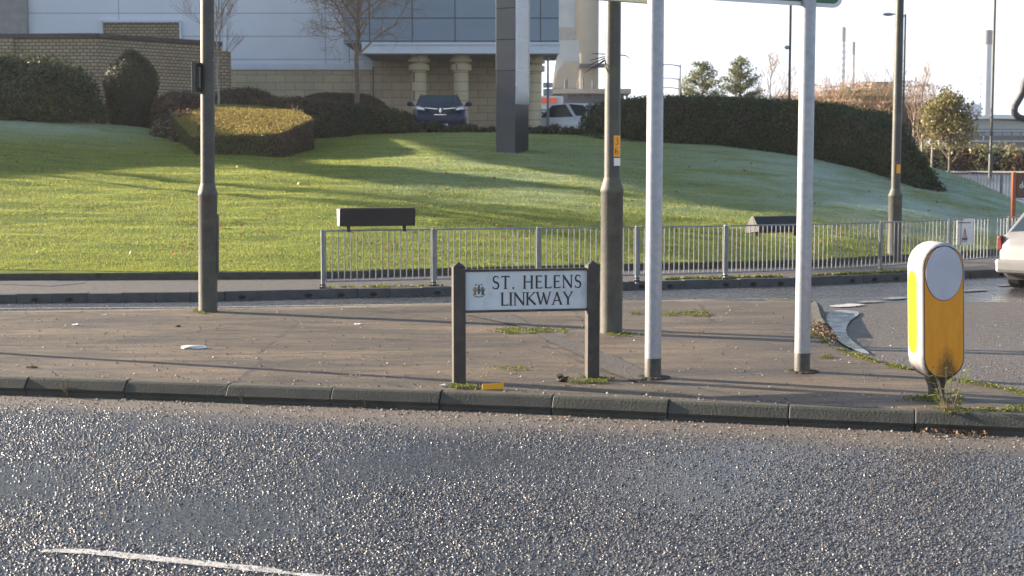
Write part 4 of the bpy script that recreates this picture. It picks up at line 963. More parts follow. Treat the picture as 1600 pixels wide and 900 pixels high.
L3 = lamp_column('lamp column standing on the frosty lawn behind the railing', (b3.x, b3.y, b3.z-.05), zat(303, b3.y)-b3.z, .135, .092, 9.0, R(180), lean=(0, R(0)))
wrap(L3, 'number_sticker', .0935, R(-50), R(10), zat(267, b3.y)-b3.z, zat(253, b3.y)-b3.z, 'orange')
# galvanised sign posts and the big direction signs above the picture's edge
def sign_post(label, base, top, r=.068):
    t = thing('sign_post', label, 'sign post', base, 0, 'galvanised posts of the big direction signs')
    MB().lathe([(r, .17), (r, top)], n=28).build('tube', ['galv'], t, smooth=True)
    MB().lathe([(r+.001, -.05), (r+.002, .168), (r, .172)], n=28).build('painted_foot', ['galv_dark'], t, smooth=True)
    MB().lathe([(r+.003, top-.01), (r+.003, top+.03), (0.01, top+.035)], n=20).build('cap', ['black'], t)
    mb = MB(); 
    for k in range(14):
        a = k*.449; mb.ball((math.cos(a)*(r+.04), math.sin(a)*(r+.04), .0), (.05, .045, .018), seg=7, rings=4)
    mb.build('collar_of_tar', ['grime'], t); return t
g1 = P(1020, 590, PZ); g2 = P(1253, 581, PZ)
S1 = sign_post('galvanised steel post just right of the thick lamp column', g1, 4.4, .070)
S2 = sign_post('galvanised steel post under the right end of the green sign', g2, 4.4, .068)
gs = thing('direction_sign', 'large green direction sign with rounded white border, only its lower edge in view', 'road sign', (0, 0, 0))
A = PD(1033, -5, g1.y-.10); B = PD(1316, 13, g2.y+.12)
d = Vector((B.x-A.x, B.y-A.y, 0)); Ls = d.length; d.normalize(); nn = Vector((d.y, -d.x, 0)); zc = 2.2
def rrect(w, h, r, x0=0, z0=0, n=5):
    o = []
    for cx, cy, a in ((w-r, r, -90), (w-r, h-r, 0), (r, h-r, 90), (r, r, 180)):
        for i in range(n+1): o.append((x0+cx+r*math.cos(R(a+90*i/n)), z0+cy+r*math.sin(R(a+90*i/n))))
    return o
dz_ = (B.z-A.z)/Ls; vv = Vector((0, 0, 1)); uu = Vector((d.x, d.y, dz_))
MB().prism(rrect(Ls, 1.3, .09), A - nn*.0, uu, vv, -nn, .012).build('backing', ['sign_white'], gs)
MB().prism(rrect(Ls-.07, 1.23, .06, .035, .035), A+nn*.0005, uu, vv, nn, .003).build('green_face', ['green_sign'], gs)
for zz in (.25, 1.0): MB().prism([(.02, 0), (Ls-.02, 0), (Ls-.02, .05), (.02, .05)], A+Vector((0, 0, zz))-nn*.013, uu, vv, -nn, .03).build('rear_channel', ['alu'], gs)
cs = thing('information_sign', 'cream edged sign board beside the green sign, only its lower edge in view', 'road sign', (0, 0, 0))
A2 = PD(880, -4, b2.y-1.2); B2 = PD(1034, 7, b2.y-1.5); d2 = Vector((B2.x-A2.x, B2.y-A2.y, 0)); L_ = d2.length; d2.normalize(); n2 = Vector((d2.y, -d2.x, 0)); u2 = Vector((d2.x, d2.y, (B2.z-A2.z)/L_))
MB().prism([(0, 0), (L_, 0), (L_, .9), (0, .9)], A2, u2, vv, -n2, .02).build('board', ['alu'], cs)
MB().prism([(0, -.004), (L_, -.004), (L_, .002), (0, .002)], A2, u2, vv, n2, .03).build('edge_channel', ['far_dark'], cs)
MB().prism([(L_-.03, -.03), (L_+.01, -.03), (L_+.01, .9), (L_-.03, .9)], A2+n2*.001, u2, vv, n2, .05).build('end_bracket', ['galv_dark'], cs)
MB().prism([(.2, .4), (L_-.1, .4), (L_-.1, .46), (.2, .46)], A2-n2*.021, u2, vv, -n2, .04).build('rear_channel', ['galv'], cs)

# street name sign
pl = P(717, 598, PZ); pr = P(925, 592, PZ)
d = Vector((pr.x-pl.x, pr.y-pl.y, 0)); Lr = d.length; d.normalize(); ang = math.atan2(d.y, d.x); nf = Vector((d.y, -d.x, 0))
sg = thing('street_name_sign', 'low street name sign with dark posts reading St. Helens Linkway', 'street sign', pl, ang)
Hp = PD(717, 409, pl.y).z - PZ; pw = .104
for x in (0, Lr):
    mb = MB(); mb.box((x, 0, (Hp-.045)/2-.03), (pw, pw, Hp-.045+.06)); z0 = Hp-.045
    mb.add([(x-pw/2-.004, -pw/2-.004, z0+.001), (x+pw/2+.004, -pw/2-.004, z0+.001), (x+pw/2+.004, pw/2+.004, z0+.001), (x-pw/2-.004, pw/2+.004, z0+.001), (x, 0, Hp)], [(3, 2, 1, 0), (0, 1, 4), (1, 2, 4), (2, 3, 4), (3, 0, 4)])
    mb.build('post', ['dark_post'], sg, bevel=.004)
zb = PD(822, 488, pl.y-.02).z-PZ; zt2 = PD(822, 422, pl.y-.02).z-PZ
x0, x1 = pw/2, Lr-pw/2
MB().box(((x0+x1)/2, -.005, (zb+zt2)/2), (x1-x0, .022, zt2-zb-.004)).build('plate', ['plate'], sg)
for z in (zb+.004, zt2-.006): MB().box(((x0+x1)/2, -.005, z), (x1-x0, .05, .020)).build('frame_rail', ['dark_post'], sg, bevel=.002)
W = x1-x0; Hh = zt2-zb; U = (1, 0, 0); Vv = (0, 0, 1); N = (0, -1, 0)
def su(px): return x0 + W*(px-727)/(915-727)
def sv(py): return zb + Hh*(488-py)/(488-423.5)
mb = MB(); ch = Hh*20.2/64.5
word(mb, 'ST. HELENS', (su(768.5), -.0165, sv(453.6)), U, Vv, N, ch, su(906)-su(768.5), gap=.13, space=.50)
word(mb, 'LINKWAY', (su(781), -.0165, sv(479.2)), U, Vv, N, ch, su(893.5)-su(781), gap=.04)
mb.build('lettering', ['ink'], sg)
# coat of arms: shield between two supporters, crest above, ribbon below
e = thing('coat_of_arms', None, None, (0, 0, 0)); 
bpy.data.objects.remove(e)
cxm, czm, k = su(748), sv(456), Hh/64.5*.5
mb = MB()
def blob(pts, mi, t=.0012): mb.prism([(a*k*1.0, b*k*1.0) for a, b in pts], (cxm, -.0165, czm), U, Vv, N, t, mi)
blob([(-5, 8), (5, 8), (5, -2), (3, -8), (0, -11), (-3, -8), (-5, -2)], 1, .0012)
blob([(-4, 1), (4, 1), (3, -4), (0, -8), (-3, -4)], 2, .0016); blob([(-1, 8), (1, 8), (1, -10), (-1, -10)], 3, .0019)
for sgn, mi, o in ((-1, 0, .0012), (1, 3, .0013)):
    f = lambda p: [(sgn*a, b) for a, b in p]
    blob(f([(7, 6), (9, 12), (13, 13), (16, 9), (14, 4), (17, 0), (15, -6), (19, -12), (15, -15), (12, -10), (9, -14), (7, -11), (9, -4), (6, 0)]), mi, o)
    blob(f([(9, 8), (12, 9), (12, 2), (9, 0)]), 0 if mi == 3 else 2, .0017); blob(f([(14, -3), (19, 2), (20, 8), (18, 8), (16, 2)]), mi, .0015)
blob([(-5, 9), (5, 9), (3, 13), (-3, 13)], 1, .0017); blob([(-3, 13), (3, 13), (4, 18), (1, 21), (-3, 20)], 0, .0014)
for sgn in (-1, 1): blob([(sgn*(9+3*math.cos(a)), 19+2.6*math.sin(a)) for a in [i*math.pi/4 for i in range(8)]], 1, .0014)
blob([(-15, -14), (-8, -16), (0, -17), (8, -16), (15, -14), (13, -18), (0, -20), (-13, -18)], 4, .0011)
mb.build('coat_of_arms', ['gold', 'blueprint', 'redprint', 'green_print', 'far_dark'], sg)

# guard railing along the far kerb
rl = thing('guard_railing', 'long grey pedestrian guard railing behind the far kerb', 'railing', (0, 0, 0))
def railing(root, pts, H, nb, posts=True, br=.0085, pr_=.027, zf=None):
    for i, p in enumerate(pts):
        d = ((pts[i+1] if i+1 < len(pts) else p) - (p if i+1 < len(pts) else pts[i-1])).normalized()
        MB().box((p.x, p.y, p.z+H/2-.02), (pr_*2, pr_*2, H+.04), 0, math.atan2(d.y, d.x)).build('post', ['rail_post'], root, bevel=.004)
        mb = MB(); mb.box((p.x, p.y, p.z+.015), (.1, .1, .03)); mb.box((p.x, p.y-.035, p.z+.06), (.09, .02, .02)); mb.build('post_foot', ['galv_dark'], root)
    for a, b in zip(pts, pts[1:]):
        mb = MB(); d = (b-a); L = Vector((d.x, d.y, 0)).length; dn = d.normalized()
        e0, e1 = a+dn*.045, b-dn*.045
        up = Vector((0, 0, 1))
        for z in (H-.015, .11): mb.tube([e0+up*z, e1+up*z], .0135, 8)
        for e_ in (e0, e1): mb.tube([e_+up*.11, e_+up*(H-.015)], .010, 6)
        for k in range(1, nb): q = e0+(e1-e0)*k/nb; mb.tube([q+up*.11, q+up*(H-.015)], br, 6, caps=False)
        mb.build('infill_panel', ['rail'], root)
rp = [P(px, py, .125) for px, py in ((505, 451), (678, 447), (841, 443), (995, 440), (1133, 436), (1255, 431.5), (1375, 425.5), (1482, 417), (1574, 409), (1650, 402), (1715, 395))]
railing(rl, rp, .905, 17)
# far railing where the distant road climbs away
r2 = thing('guard_railing', 'distant grey railing edging the road beyond the mound on the right', 'railing', (0, 0, 0))
rq = [PD(px, py, 47.0+.15*k) for k, (px, py) in enumerate(((1384, 306), (1474, 310), (1564, 315), (1655, 319), (1748, 323)))]
railing(r2, rq, .95, 17, br=.012)
# black troughs on the railing
def trough(name, label, c, L, rz, kind):
    t = thing(name, label, 'planter', c, rz, 'black planter troughs on the railing')
    if kind == 0:
        mb = MB(); mb.prism([(-.10, 0), (.10, 0), (.14, .27), (-.14, .27)], (-L/2, 0, 0), (0, 1, 0), (0, 0, 1), (1, 0, 0), L); mb.build('trough', ['black'], t, bevel=.01)
        MB().box((0, 0, .275), (L*.98, .26, .012)).build('soil', ['earth'], t)
        mb = MB(); mb.prism([(-.098, .005), (.098, .005), (.135, .265), (-.135, .265)], (-L/2-.004, 0, 0), (0, 1, 0), (0, 0, 1), (1, 0, 0), .006); mb.build('end_cap', ['galv'], t)
    else:
        mb = MB(); mb.prism([(-.20, .0), (.16, -.04), (.16, .10), (.02, .27), (-.06, .27), (-.22, .06)], (-L/2, 0, 0), (0, 1, 0), (0, 0, 1), (1, 0, 0), L); mb.build('trough', ['black'], t, bevel=.01)
        mb = MB(); mb.prism([(-.16, .04), (.12, .0), (.12, .09), (.0, .235), (-.05, .235)], (-L/2-.005, 0, 0), (0, 1, 0), (0, 0, 1), (1, 0, 0), .008); mb.build('end_cap', ['black'], t)
    for x in (-L*.37, L*.37): MB().box((x, 0, -.04), (.05, .05, .10)).build('bracket', ['black'], t)
    return t
def on_rail(px): 
    for a, b in zip(rp, rp[1:]):
        for k in range(200):
            q = a+(b-a)*k/200
            if abs(CX+FPX*q.x/(q.y*math.cos(PITCH)+ (CAMH-q.z)*math.sin(PITCH)) - px) < 1: return q, math.atan2((b-a).y, (b-a).x)
    return rp[-1], 0
q, a = on_rail(590); trough('planter_trough', 'black planter trough with a pale end on the left end of the railing', q+Vector((0, .0, .955)), 1.18, a, 0)
q, a = on_rail(1213); c = PD(1213, 361, q.y+1.4); trough('planter_trough', 'black planter trough with a sloped top behind the second galvanised post', c, 1.10, a+.03, 1)
q, a = on_rail(1640); c = PD(1650, 346, q.y+1.3); trough('planter_trough', 'black sloped planter trough at the right edge above the silver car', c, 1.45, a-.1, 1)
# poster cable-tied to the railing
q, a = on_rail(1506); po = thing('poster', 'white poster with a coloured triangle tied to the railing near the right', 'poster', q, a*.2)
hP = .50; z1 = .905-.005; w = .34
MB().box((0, -.03, z1-hP/2), (w, .006, hP)).build('board', ['paper'], po)
mb = MB(); o = Vector((-.0, -.0335, z1-hP*.82))
mb.prism([(-.062, 0), (.062, 0), (.012, .21), (.0, .24), (-.012, .21)], o, U, Vv, N, .001, 0)
mb.prism([(-.062, 0), (.062, 0), (.05, .045), (-.05, .045)], o, U, Vv, N, .0015, 1); mb.prism([(.0, .045), (.048, .045), (.02, .16), (0, .16)], o, U, Vv, N, .0017, 2); mb.prism([(-.045, .045), (-.004, .045), (-.004, .15), (-.02, .14)], o, U, Vv, N, .0019, 3)
M['rust_flat'] = paint('coral print', (.62, .22, .14), .6, var=.2, scale=40); M['sky_print'] = paint('pale blue print', (.35, .48, .60), .6, var=.3, scale=60)
mb.build('triangle_print', ['redprint', 'blueprint', 'rust_flat', 'sky_print'], po)
mb = MB(); 
x = -.125
for L in (3, 5, 5):
    for j in range(L): mb.box((x, -.0345, z1-.075), (.012, .002, .024)); x += .0175
    x += .010
for j in range(7): mb.box((-.05+j*.015, -.0345, z1-hP*.86), (.009, .002, .014))
mb.build('small_print', ['ink'], po)

# keep-left bollard
bb = P(1463, 622, PZ); bo = thing('traffic_bollard', 'yellow and white traffic island bollard with a blank grey disc', 'bollard', bb, R(24))
bo.rotation_euler = (R(0), R(-1.8), R(6))
def stadium(w, h, r, cz, n=10):
    o = []
    for k in range(n+1): a = R(-180+180*k/n); o.append((w/2*math.cos(a), cz-h/2+r+r*math.sin(a)))
    for k in range(n+1): a = R(0+180*k/n); o.append((w/2*math.cos(a), cz+h/2-r+r*math.sin(a)))
    return o
BW, BH, BD, BC = .366, 1.075, .30, .155+1.075/2
def shell(outl):
    mb = MB(); n = len(outl[0][0]); vs = []
    for poly, y in outl: vs += [(a, y, b) for a, b in poly]
    fs = [tuple(range(n))] + [tuple((len(outl)-1)*n+k for k in range(n-1, -1, -1))]
    for i in range(len(outl)-1):
        for k in range(n): fs.append((i*n+k, (i+1)*n+k, (i+1)*n+(k+1) % n, i*n+(k+1) % n))
    mb.add(vs, fs); return mb
S = lambda d: stadium(BW-2*d, BH-2*d, (BW-2*d)/2*1.02, BC)
sh_ = shell([(S(.03), -BD/2+.0), (S(.012), -BD/2+.012), (S(0), -BD/2+.045), (S(0), BD/2-.045), (S(.012), BD/2-.012), (S(.03), BD/2)]).build('shell', ['white_plastic'], bo, smooth=True)
for f in (-1, 1):
    mb = MB(); mb.prism(S(.024), (0, f*(BD/2+.0005), 0), (1, 0, 0), (0, 0, 1), (0, f, 0), .0035); mb.build('gasket', ['black'], bo)
    mb = MB(); mb.prism(S(.031), (0, f*(BD/2+.001), 0), (1, 0, 0), (0, 0, 1), (0, f, 0), .0065); mb.build('amber_panel', ['yellow'], bo)
    zc_ = BC+BH/2-.026-.212
    mb = MB(); mb.prism([(.150*math.cos(t), zc_+.212*math.sin(t)) for t in [2*math.pi*k/36 for k in range(36)]], (0, f*(BD/2+.0015), 0), (1, 0, 0), (0, 0, 1), (0, f, 0), .008); mb.build('disc_rim', ['black'], bo)
    mb = MB(); mb.prism([(.1455*math.cos(t), zc_+.207*math.sin(t)) for t in [2*math.pi*k/36 for k in range(36)]], (0, f*(BD/2+.002), 0), (1, 0, 0), (0, 0, 1), (0, f, 0), .012); mb.build('disc', ['disc'], bo)
for f in (-1, 1):
    mb = MB(); h0, h1 = BC-BH/2+.19+.02, BC+BH/2-.19-.03; wd = .165
    mb.prism([(a, b) for a, b in stadium(wd+.02, h1-h0+.02, wd/2+.01, (h0+h1)/2)], (f*(BW/2+.0005), 0, 0), (0, 1, 0), (0, 0, 1), (f, 0, 0), .004); mb.build('window_rim', ['white_plastic'], bo)
    mb = MB(); mb.prism(stadium(wd, h1-h0, wd/2, (h0+h1)/2), (f*(BW/2+.001), 0, 0), (0, 1, 0), (0, 0, 1), (f, 0, 0), .007); mb.build('side_window', ['yellow_side'], bo)
mb = MB(); mb.lathe([(.062, -.03), (.062, .09), (.085, .15), (.09, .19)], n=20); mb.build('stub', ['galv_dark'], bo, smooth=True)

# slender poles and lamps in the distance
def far_pole(name, label, cat, px, pyt, pyb, Y, w, mat='lamp_base', extra=None):
    b_ = PD(px, pyb, Y); t_ = PD(px, pyt, Y); zb_ = min(b_.z, ground_z(b_.x, Y) if Y > 46 and b_.x > 9 else b_.z-.8); r = w/2/FPX*Y
    t = thing(name, label, cat, (b_.x, Y, zb_)); H = t_.z-zb_
    MB().lathe([(r*1.35, 0), (r*1.35, 1.2), (r, 1.35), (r*.85, H)], n=12).build('shaft', [mat], t, smooth=True)
    return t, H, r
def head(t, H, dx, w=.55, dz=.0, arm=True, dy=0, r=.03):
    mb = MB(); mb.tube([(0, 0, H-.1), (dx*.5, dy*.5, H+dz*.6), (dx, dy, H+dz)], [r*1.2, r, r], 7); mb.build('arm', ['lamp_base'], t, smooth=True)
    MB().ball((dx+math.copysign(w*.4, dx), dy, H+dz-.01), (w/2, .13, .075), seg=12).build('lantern', ['galv'], t, smooth=True)
t, H, r = far_pole('street_lamp', 'slim dark lamp column between the two sign posts, rising above the hedge', 'street lamp', 1232.5, -30, 200, 60, 4.2); head(t, H, -1.2)
MB().ball((-.13, 0, (PD(0, 74, 60).z-t.location.z)), (.11, .09, .09), seg=8).build('sensor', ['galv'], t)
t, H, r = far_pole('street_lamp', 'thin mast just right of the lamp column on the lawn', 'street lamp', 1410, 22, 240, 62, 3.2); head(t, H, -.55, .5)
t, H, r = far_pole('street_lamp', 'lamp column beside the far works chimney near the right edge', 'street lamp', 1547.5, -25, 262, 74, 4.6, 'lamp_steel'); head(t, H, 1.2)
t, H, r = far_pole('street_lamp', 'nearest and lowest armed of the three lamps past the first sign post', 'street lamp', 1063, 137, 240, 92, 3.6, 'far_dark'); head(t, H, -1.15, .7)
t, H, r = far_pole('street_lamp', 'middle height of the three armed lamps past the first sign post', 'street lamp', 1060, 122, 240, 100, 3.4, 'far_dark'); head(t, H, -1.2, .7)
t, H, r = far_pole('street_lamp', 'tallest of the three armed lamps past the first sign post', 'street lamp', 1061.5, 101, 240, 84, 2.6, 'far_dark'); head(t, H, -.95, .5)
t, H, r = far_pole('car_park_sign', 'thin grey sign pole with two blank sign backs beside the last column', 'sign', 856, 90, 196, 53, 3.6, 'far_dark')
for a_, b_ in ((129, 137), (139, 149)): z0, z1_ = zat(b_, 53)-t.location.z, zat(a_, 53)-t.location.z; MB().box((.0, .04, (z0+z1_)/2), (.36, .02, z1_-z0)).build('sign_back', ['galv'], t)
# rust red sign at the right edge
rs = PD(1583, 325, 33.5); t = thing('brown_sign', 'brown information board on rust red posts at the right edge', 'sign', (rs.x, 33.5, rs.z-.3), R(4))
zT = PD(0, 269, 33.5).z-t.location.z; MB().box((0, 0, zT/2), (.085, .085, zT)).build('post', ['red_post'], t); MB().box((1.05, 0, zT/2), (.085, .085, zT)).build('post', ['red_post'], t)
za, zb3 = PD(0, 309, 33.5).z-t.location.z, PD(0, 270, 33.5).z-t.location.z
MB().box((.525, -.01, (za+zb3)/2), (.96, .05, zb3-za)).build('panel_frame', ['black'], t); MB().box((.525, -.037, (za+zb3)/2), (.91, .006, zb3-za-.06)).build('panel', ['brown_panel'], t)
mb = MB(); word(mb, 'de', (.125, -.0402, (za+zb3)/2-.06), U, Vv, N, .15); mb.build('lettering', ['sign_white'], t)
# off to the left of the view: the post whose shadow crosses the pavement
q = P(0, 552, PZ); off = Vector((-math.cos(SUN_SH), math.sin(SUN_SH), 0))*3.2
t = thing('sign_post', 'galvanised post standing on the pavement left of the view', 'sign post', (q.x+off.x, q.y+off.y, PZ)); MB().lathe([(.057, -.05), (.057, 2.9)], n=16).build('tube', ['galv'], t, smooth=True)
#@@PLANTS
# ------------------------------------------------------------------ hedges, shrubs, trees
def hedge_core(path, zb, zt, depth_, lean=.12, sub=.45, rnd_=.12, wob=.05, seed=1):
    """path: front foot points (x,y); zt: function of distance fraction"""
    g = random.Random(seed); pts = [Vector((a, b, 0)) for a, b in path]; q = [pts[0]]
    for a, b in zip(pts, pts[1:]):
        n = max(1, int((b-a).length/sub))
        for i in range(1, n+1): q.append(a+(b-a)*i/n)
    mb = MB(); vs = []; n = len(q); NP = 9
    for i, p in enumerate(q):
        d = (q[min(i+1, n-1)]-q[max(i-1, 0)]).normalized(); nn = Vector((-d.y, d.x, 0)); u = i/(n-1)
        depth = depth_(u) if callable(depth_) else depth_; b = lawn_z(p.x, p.y, False)-.08 if zb is None else zb; t = zt(u); h = t-b
        k = g.uniform(-wob, wob)
        prof = [(0, 0), (-.03+k, h*.35), (lean*.4+k, h*.75), (lean+k, h-rnd_*.4), (lean+rnd_, h), (depth*.5, h+.04+k*.5), (depth-rnd_, h), (depth, h*.8), (depth, 0)]
        for o, z in prof: vs.append(p+nn*o+Vector((0, 0, b+z)))
    fs = []
    for i in range(n-1):
        for k in range(NP-1): fs.append((i*NP+k, (i+1)*NP+k, (i+1)*NP+k+1, i*NP+k+1))
    fs.append(tuple(range(NP-1, -1, -1))); fs.append(tuple((n-1)*NP+k for k in range(NP)))
    mb.add(vs, fs); return mb
def lump_core(c, r, n=16, m=10, sq=1.0, seed=0, wob=.06, cut=None):
    """rounded shrub: squared ellipsoid from foot to top; c foot centre"""
    vs = []; fs = []
    for i in range(m+1):
        v = i/m; ph = (v-.0)*math.pi*.5
        z = math.sin(ph)**.9; rr = max(0.001, math.cos(ph))**(.55/sq)
        if i == 0: rr = .93
        for k in range(n):
            a = 2*math.pi*k/n; w = 1+wob*mnoise.noise(Vector((math.cos(a)*2+seed, math.sin(a)*2, z*2)))*2
            vs.append((c[0]+r[0]*rr*math.cos(a)*w, c[1]+r[1]*rr*math.sin(a)*w, c[2]+r[2]*z*w))
    for i in range(m):
        for k in range(n): fs.append((i*n+k, i*n+(k+1) % n, (i+1)*n+(k+1) % n, (i+1)*n+k))
    mb = MB(); mb.add(vs, fs); return mb
def gz(x, y): return lawn_z(x, y, False)-.06
# big laurel mass at the far left
c = PD(62, 188, 43.5); tag(foliage('laurel_bush', lump_core((PD(15, 0, 43.5).x, 44.3, gz(-15.6, 44)), (2.6, 1.6, PD(0, 97, 43.5).z-gz(-15.6, 44)), 26, 14, .72, 1, .14), 520, .055, ['laurel', 'hedge', 'box_green'], weights=[5, 2, .6], jitter=.10, seed=2), 'spreading dark green laurel bush at the far left in front of the brick wall', 'bush')
# clipped topiary dome
x = PD(199, 0, 45).x; z0 = gz(x, 45); H = PD(199, 79, 45).z-z0; mb = MB(); vs = []; n = 20
for v, rr in ((0, .66), (.1, .68), (.35, .76), (.6, .82), (.7, .81), (.78, .72), (.88, .50), (.95, .32), (1, .12)):
    for k in range(n):
        a = 2*math.pi*k/n; vs.append((x+(.03 if v > .8 else 0)+rr*math.cos(a), 45.2+rr*.9*math.sin(a), z0+H*v-(0.05*max(0, -math.cos(a)) if v > .68 and v < .99 else 0)))
mb.add(vs, [(i*n+k, i*n+(k+1) % n, (i+1)*n+(k+1) % n, (i+1)*n+k) for i in range(8) for k in range(n)] + [tuple(8*n+k for k in range(n))])
tag(foliage('topiary_bush', mb, 1200, .032, ['topiary', 'hedge'], weights=[6, 1], jitter=.03, seed=3), 'tall dark clipped topiary dome standing against the brick wall', 'topiary')
def lump(name, label, cat, px, pyb, pyt, Y, wpx, depth, mats, dens=900, size=.036, w=None, jit=.04, seed=1, sq=1.2, wob=.1, group=None, zb=None):
    x = PD(px, 0, Y).x; z0 = gz(x, Y) if zb is None else zb; zt = PD(px, pyt, Y).z; rx = wpx/2/FPX*Y
    return tag(foliage(name, lump_core((x, Y+depth*.3, z0), (rx, depth/2, zt-z0), 18, 9, sq, seed, wob), dens, size, mats, weights=w, jitter=jit, seed=seed), label, cat, group)
lump('low_hedge', 'low brown purple rounded hedge between the topiary dome and the lamp column', 'hedge', 272, 200, 146, 44.0, 92, 2.4, ['brown_hedge', 'hedge'], w=[4, 1], seed=4)
lump('low_hedge', 'frosty grey green shrub skirt at the left foot of the sunlit hedge', 'hedge', 262, 230, 188, 41.3, 74, 1.8, ['brown_hedge', 'pale_hedge', 'hedge'], w=[3, .7, 3], seed=5)
lump('low_hedge', 'low dark hedge behind the sunlit hedge against the stone wall', 'hedge', 375, 170, 141, 48, 130, 2.5, ['hedge', 'brown_hedge'], seed=6)
lump('domed_hedge', 'long low domed dark hedge behind the bare tree', 'hedge', 524, 170, 144.5, 49, 182, 4.0, ['brown_hedge', 'topiary'], w=[3, 2], dens=1000, size=.034, jit=.025, seed=7, sq=1.0, wob=.02, zb=3.0)
# the box hedge that catches the sun
F0 = PD(302, 250, 38.5); F1 = PD(438, 248, 38.0); F2 = PD(488, 240, 39.6)
def g3(px, Y): x = PD(px, 0, Y).x; return x, Y, gz(x, Y)
fr = [g3(306, 36.6), g3(440, 36.1), g3(487, 38.0), g3(470, 44.5), g3(280, 44.5), g3(268, 41.5)]
tops = [PD(300, 214, 36.8), PD(438, 208, 36.3), PD(489, 186, 38.1), PD(455, 168, 44.4), PD(345, 164, 44.4), PD(268, 180, 40.6)]
mb = MB(); mb.add([Vector(p) for p in fr]+tops+[(sum(t.x for t in tops)/6, sum(t.y for t in tops)/6, sum(t.z for t in tops)/6+.12)], [(i, (i+1) % 6, 6+(i+1) % 6, 6+i) for i in range(6)]+[(6+i, 6+(i+1) % 6, 12) for i in range(6)])
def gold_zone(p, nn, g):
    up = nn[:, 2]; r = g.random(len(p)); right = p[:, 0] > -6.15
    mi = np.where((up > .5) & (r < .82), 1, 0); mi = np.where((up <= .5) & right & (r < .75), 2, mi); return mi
tag(foliage('box_hedge', mb, 2200, .025, ['box_green', 'box_gold', 'brown_hedge'], zonefn=gold_zone, jitter=.022, seed=8, clump=1.7), 'flat topped clipped hedge with golden sunlit top right of the lamp column', 'hedge')
lump('low_hedge', 'reddish twiggy shrub poking out at the left corner of the sunlit hedge', 'hedge', 277, 215, 178, 40.2, 36, 1.0, ['rust_leaf', 'brown_hedge', 'pale_hedge'], w=[2, 3, 1], seed=9, jit=.08)
# dark hedge running from the box hedge to the dark car
pa = [PD(470, 0, 42.0), PD(560, 0, 43.2), PD(650, 0, 44.4)]
tag(foliage('clipped_hedge', hedge_core([(p.x, p.y) for p in pa], None, lambda u: PD(500, interp(u, [(0, 157), (.45, 163), (.8, 170), (1, 176)]), 43.5).z, 3.6, seed=3), 950, .036, ['hedge', 'brown_hedge', 'box_green'], weights=[4, 3, .8], jitter=.045, seed=10), 'dark clipped hedge between the sunlit hedge and the dark car', 'hedge')
lump('low_hedge', 'bright mossy green low shrub on top of the dark hedge beside the car', 'hedge', 602, 200, 172, 43.6, 60, 1.2, ['box_green', 'hedge'], w=[3, 1], seed=12, zb=3.2)
for i, (px, w_, pt, Y, k) in enumerate([(612, 55, 186, 44.6, 0), (655, 30, 188, 45.6, 1), (684, 34, 187, 45.6, 1), (712, 26, 192, 45.4, 1), (735, 30, 190, 45.6, 1), (757, 13, 194, 45.7, 2), (768, 12, 193, 45.5, 2), (833, 30, 193, 45.8, 1), (848, 26, 193, 46.0, 0), (868, 16, 191, 46, 1), (888, 26, 195, 45.4, 1), (903, 28, 197, 45.0, 1), (920, 24, 205, 44.2, 1), (938, 22, 207, 43.6, 1)]):
    lump('small_shrub', ['brown shrub on the crest where the dark hedge meets the cars', 'round green shrub on the crest below the dark car left headlight', 'round green shrub on the crest below the dark car badge', 'round green shrub on the crest below the dark car number plate', 'round green shrub on the crest below the dark car right wheel', 'thin upright shrub left of the totem, further from it', 'thin upright shrub left of the totem, nearest to it', 'round green shrub on the crest just right of the totem', 'small brown shrub at the foot of the last stone column', 'small green shrub below the thin grey sign pole', 'small green shrub in front of the white car door', 'small green shrub in front of the white car bonnet', 'small green shrub at the left foot of the long dark hedge', 'lowest green shrub, just left of the thick lamp column'][i], 'shrub', px, 215, pt+7, Y, w_, .7, [['brown_hedge', 'hedge'], ['hedge', 'box_green'], ['hedge', 'brown_hedge']][k], dens=1100, size=.034, jit=.05, seed=20+i, wob=.2, group='small shrubs along the crest')
# planting bed under the shrubs
mb = MB(); vs = []
for x in frange(PD(600, 0, 45).x, PD(1020, 0, 45).x, .5):
    yb = 44.9 - max(0, (x-1.2))*.75; vs += [(x, yb-.2, lawn_z(x, yb-.2)+.03), (x, yb+1.8, max(lawn_z(x, yb+1.8), lawn_z(x, yb+.6))+.06)]
mb.add(vs, [(2*i, 2*i+2, 2*i+3, 2*i+1) for i in range(len(vs)//2-1)]); tag(mb.build('planting_bed', ['earth']), kind='structure')
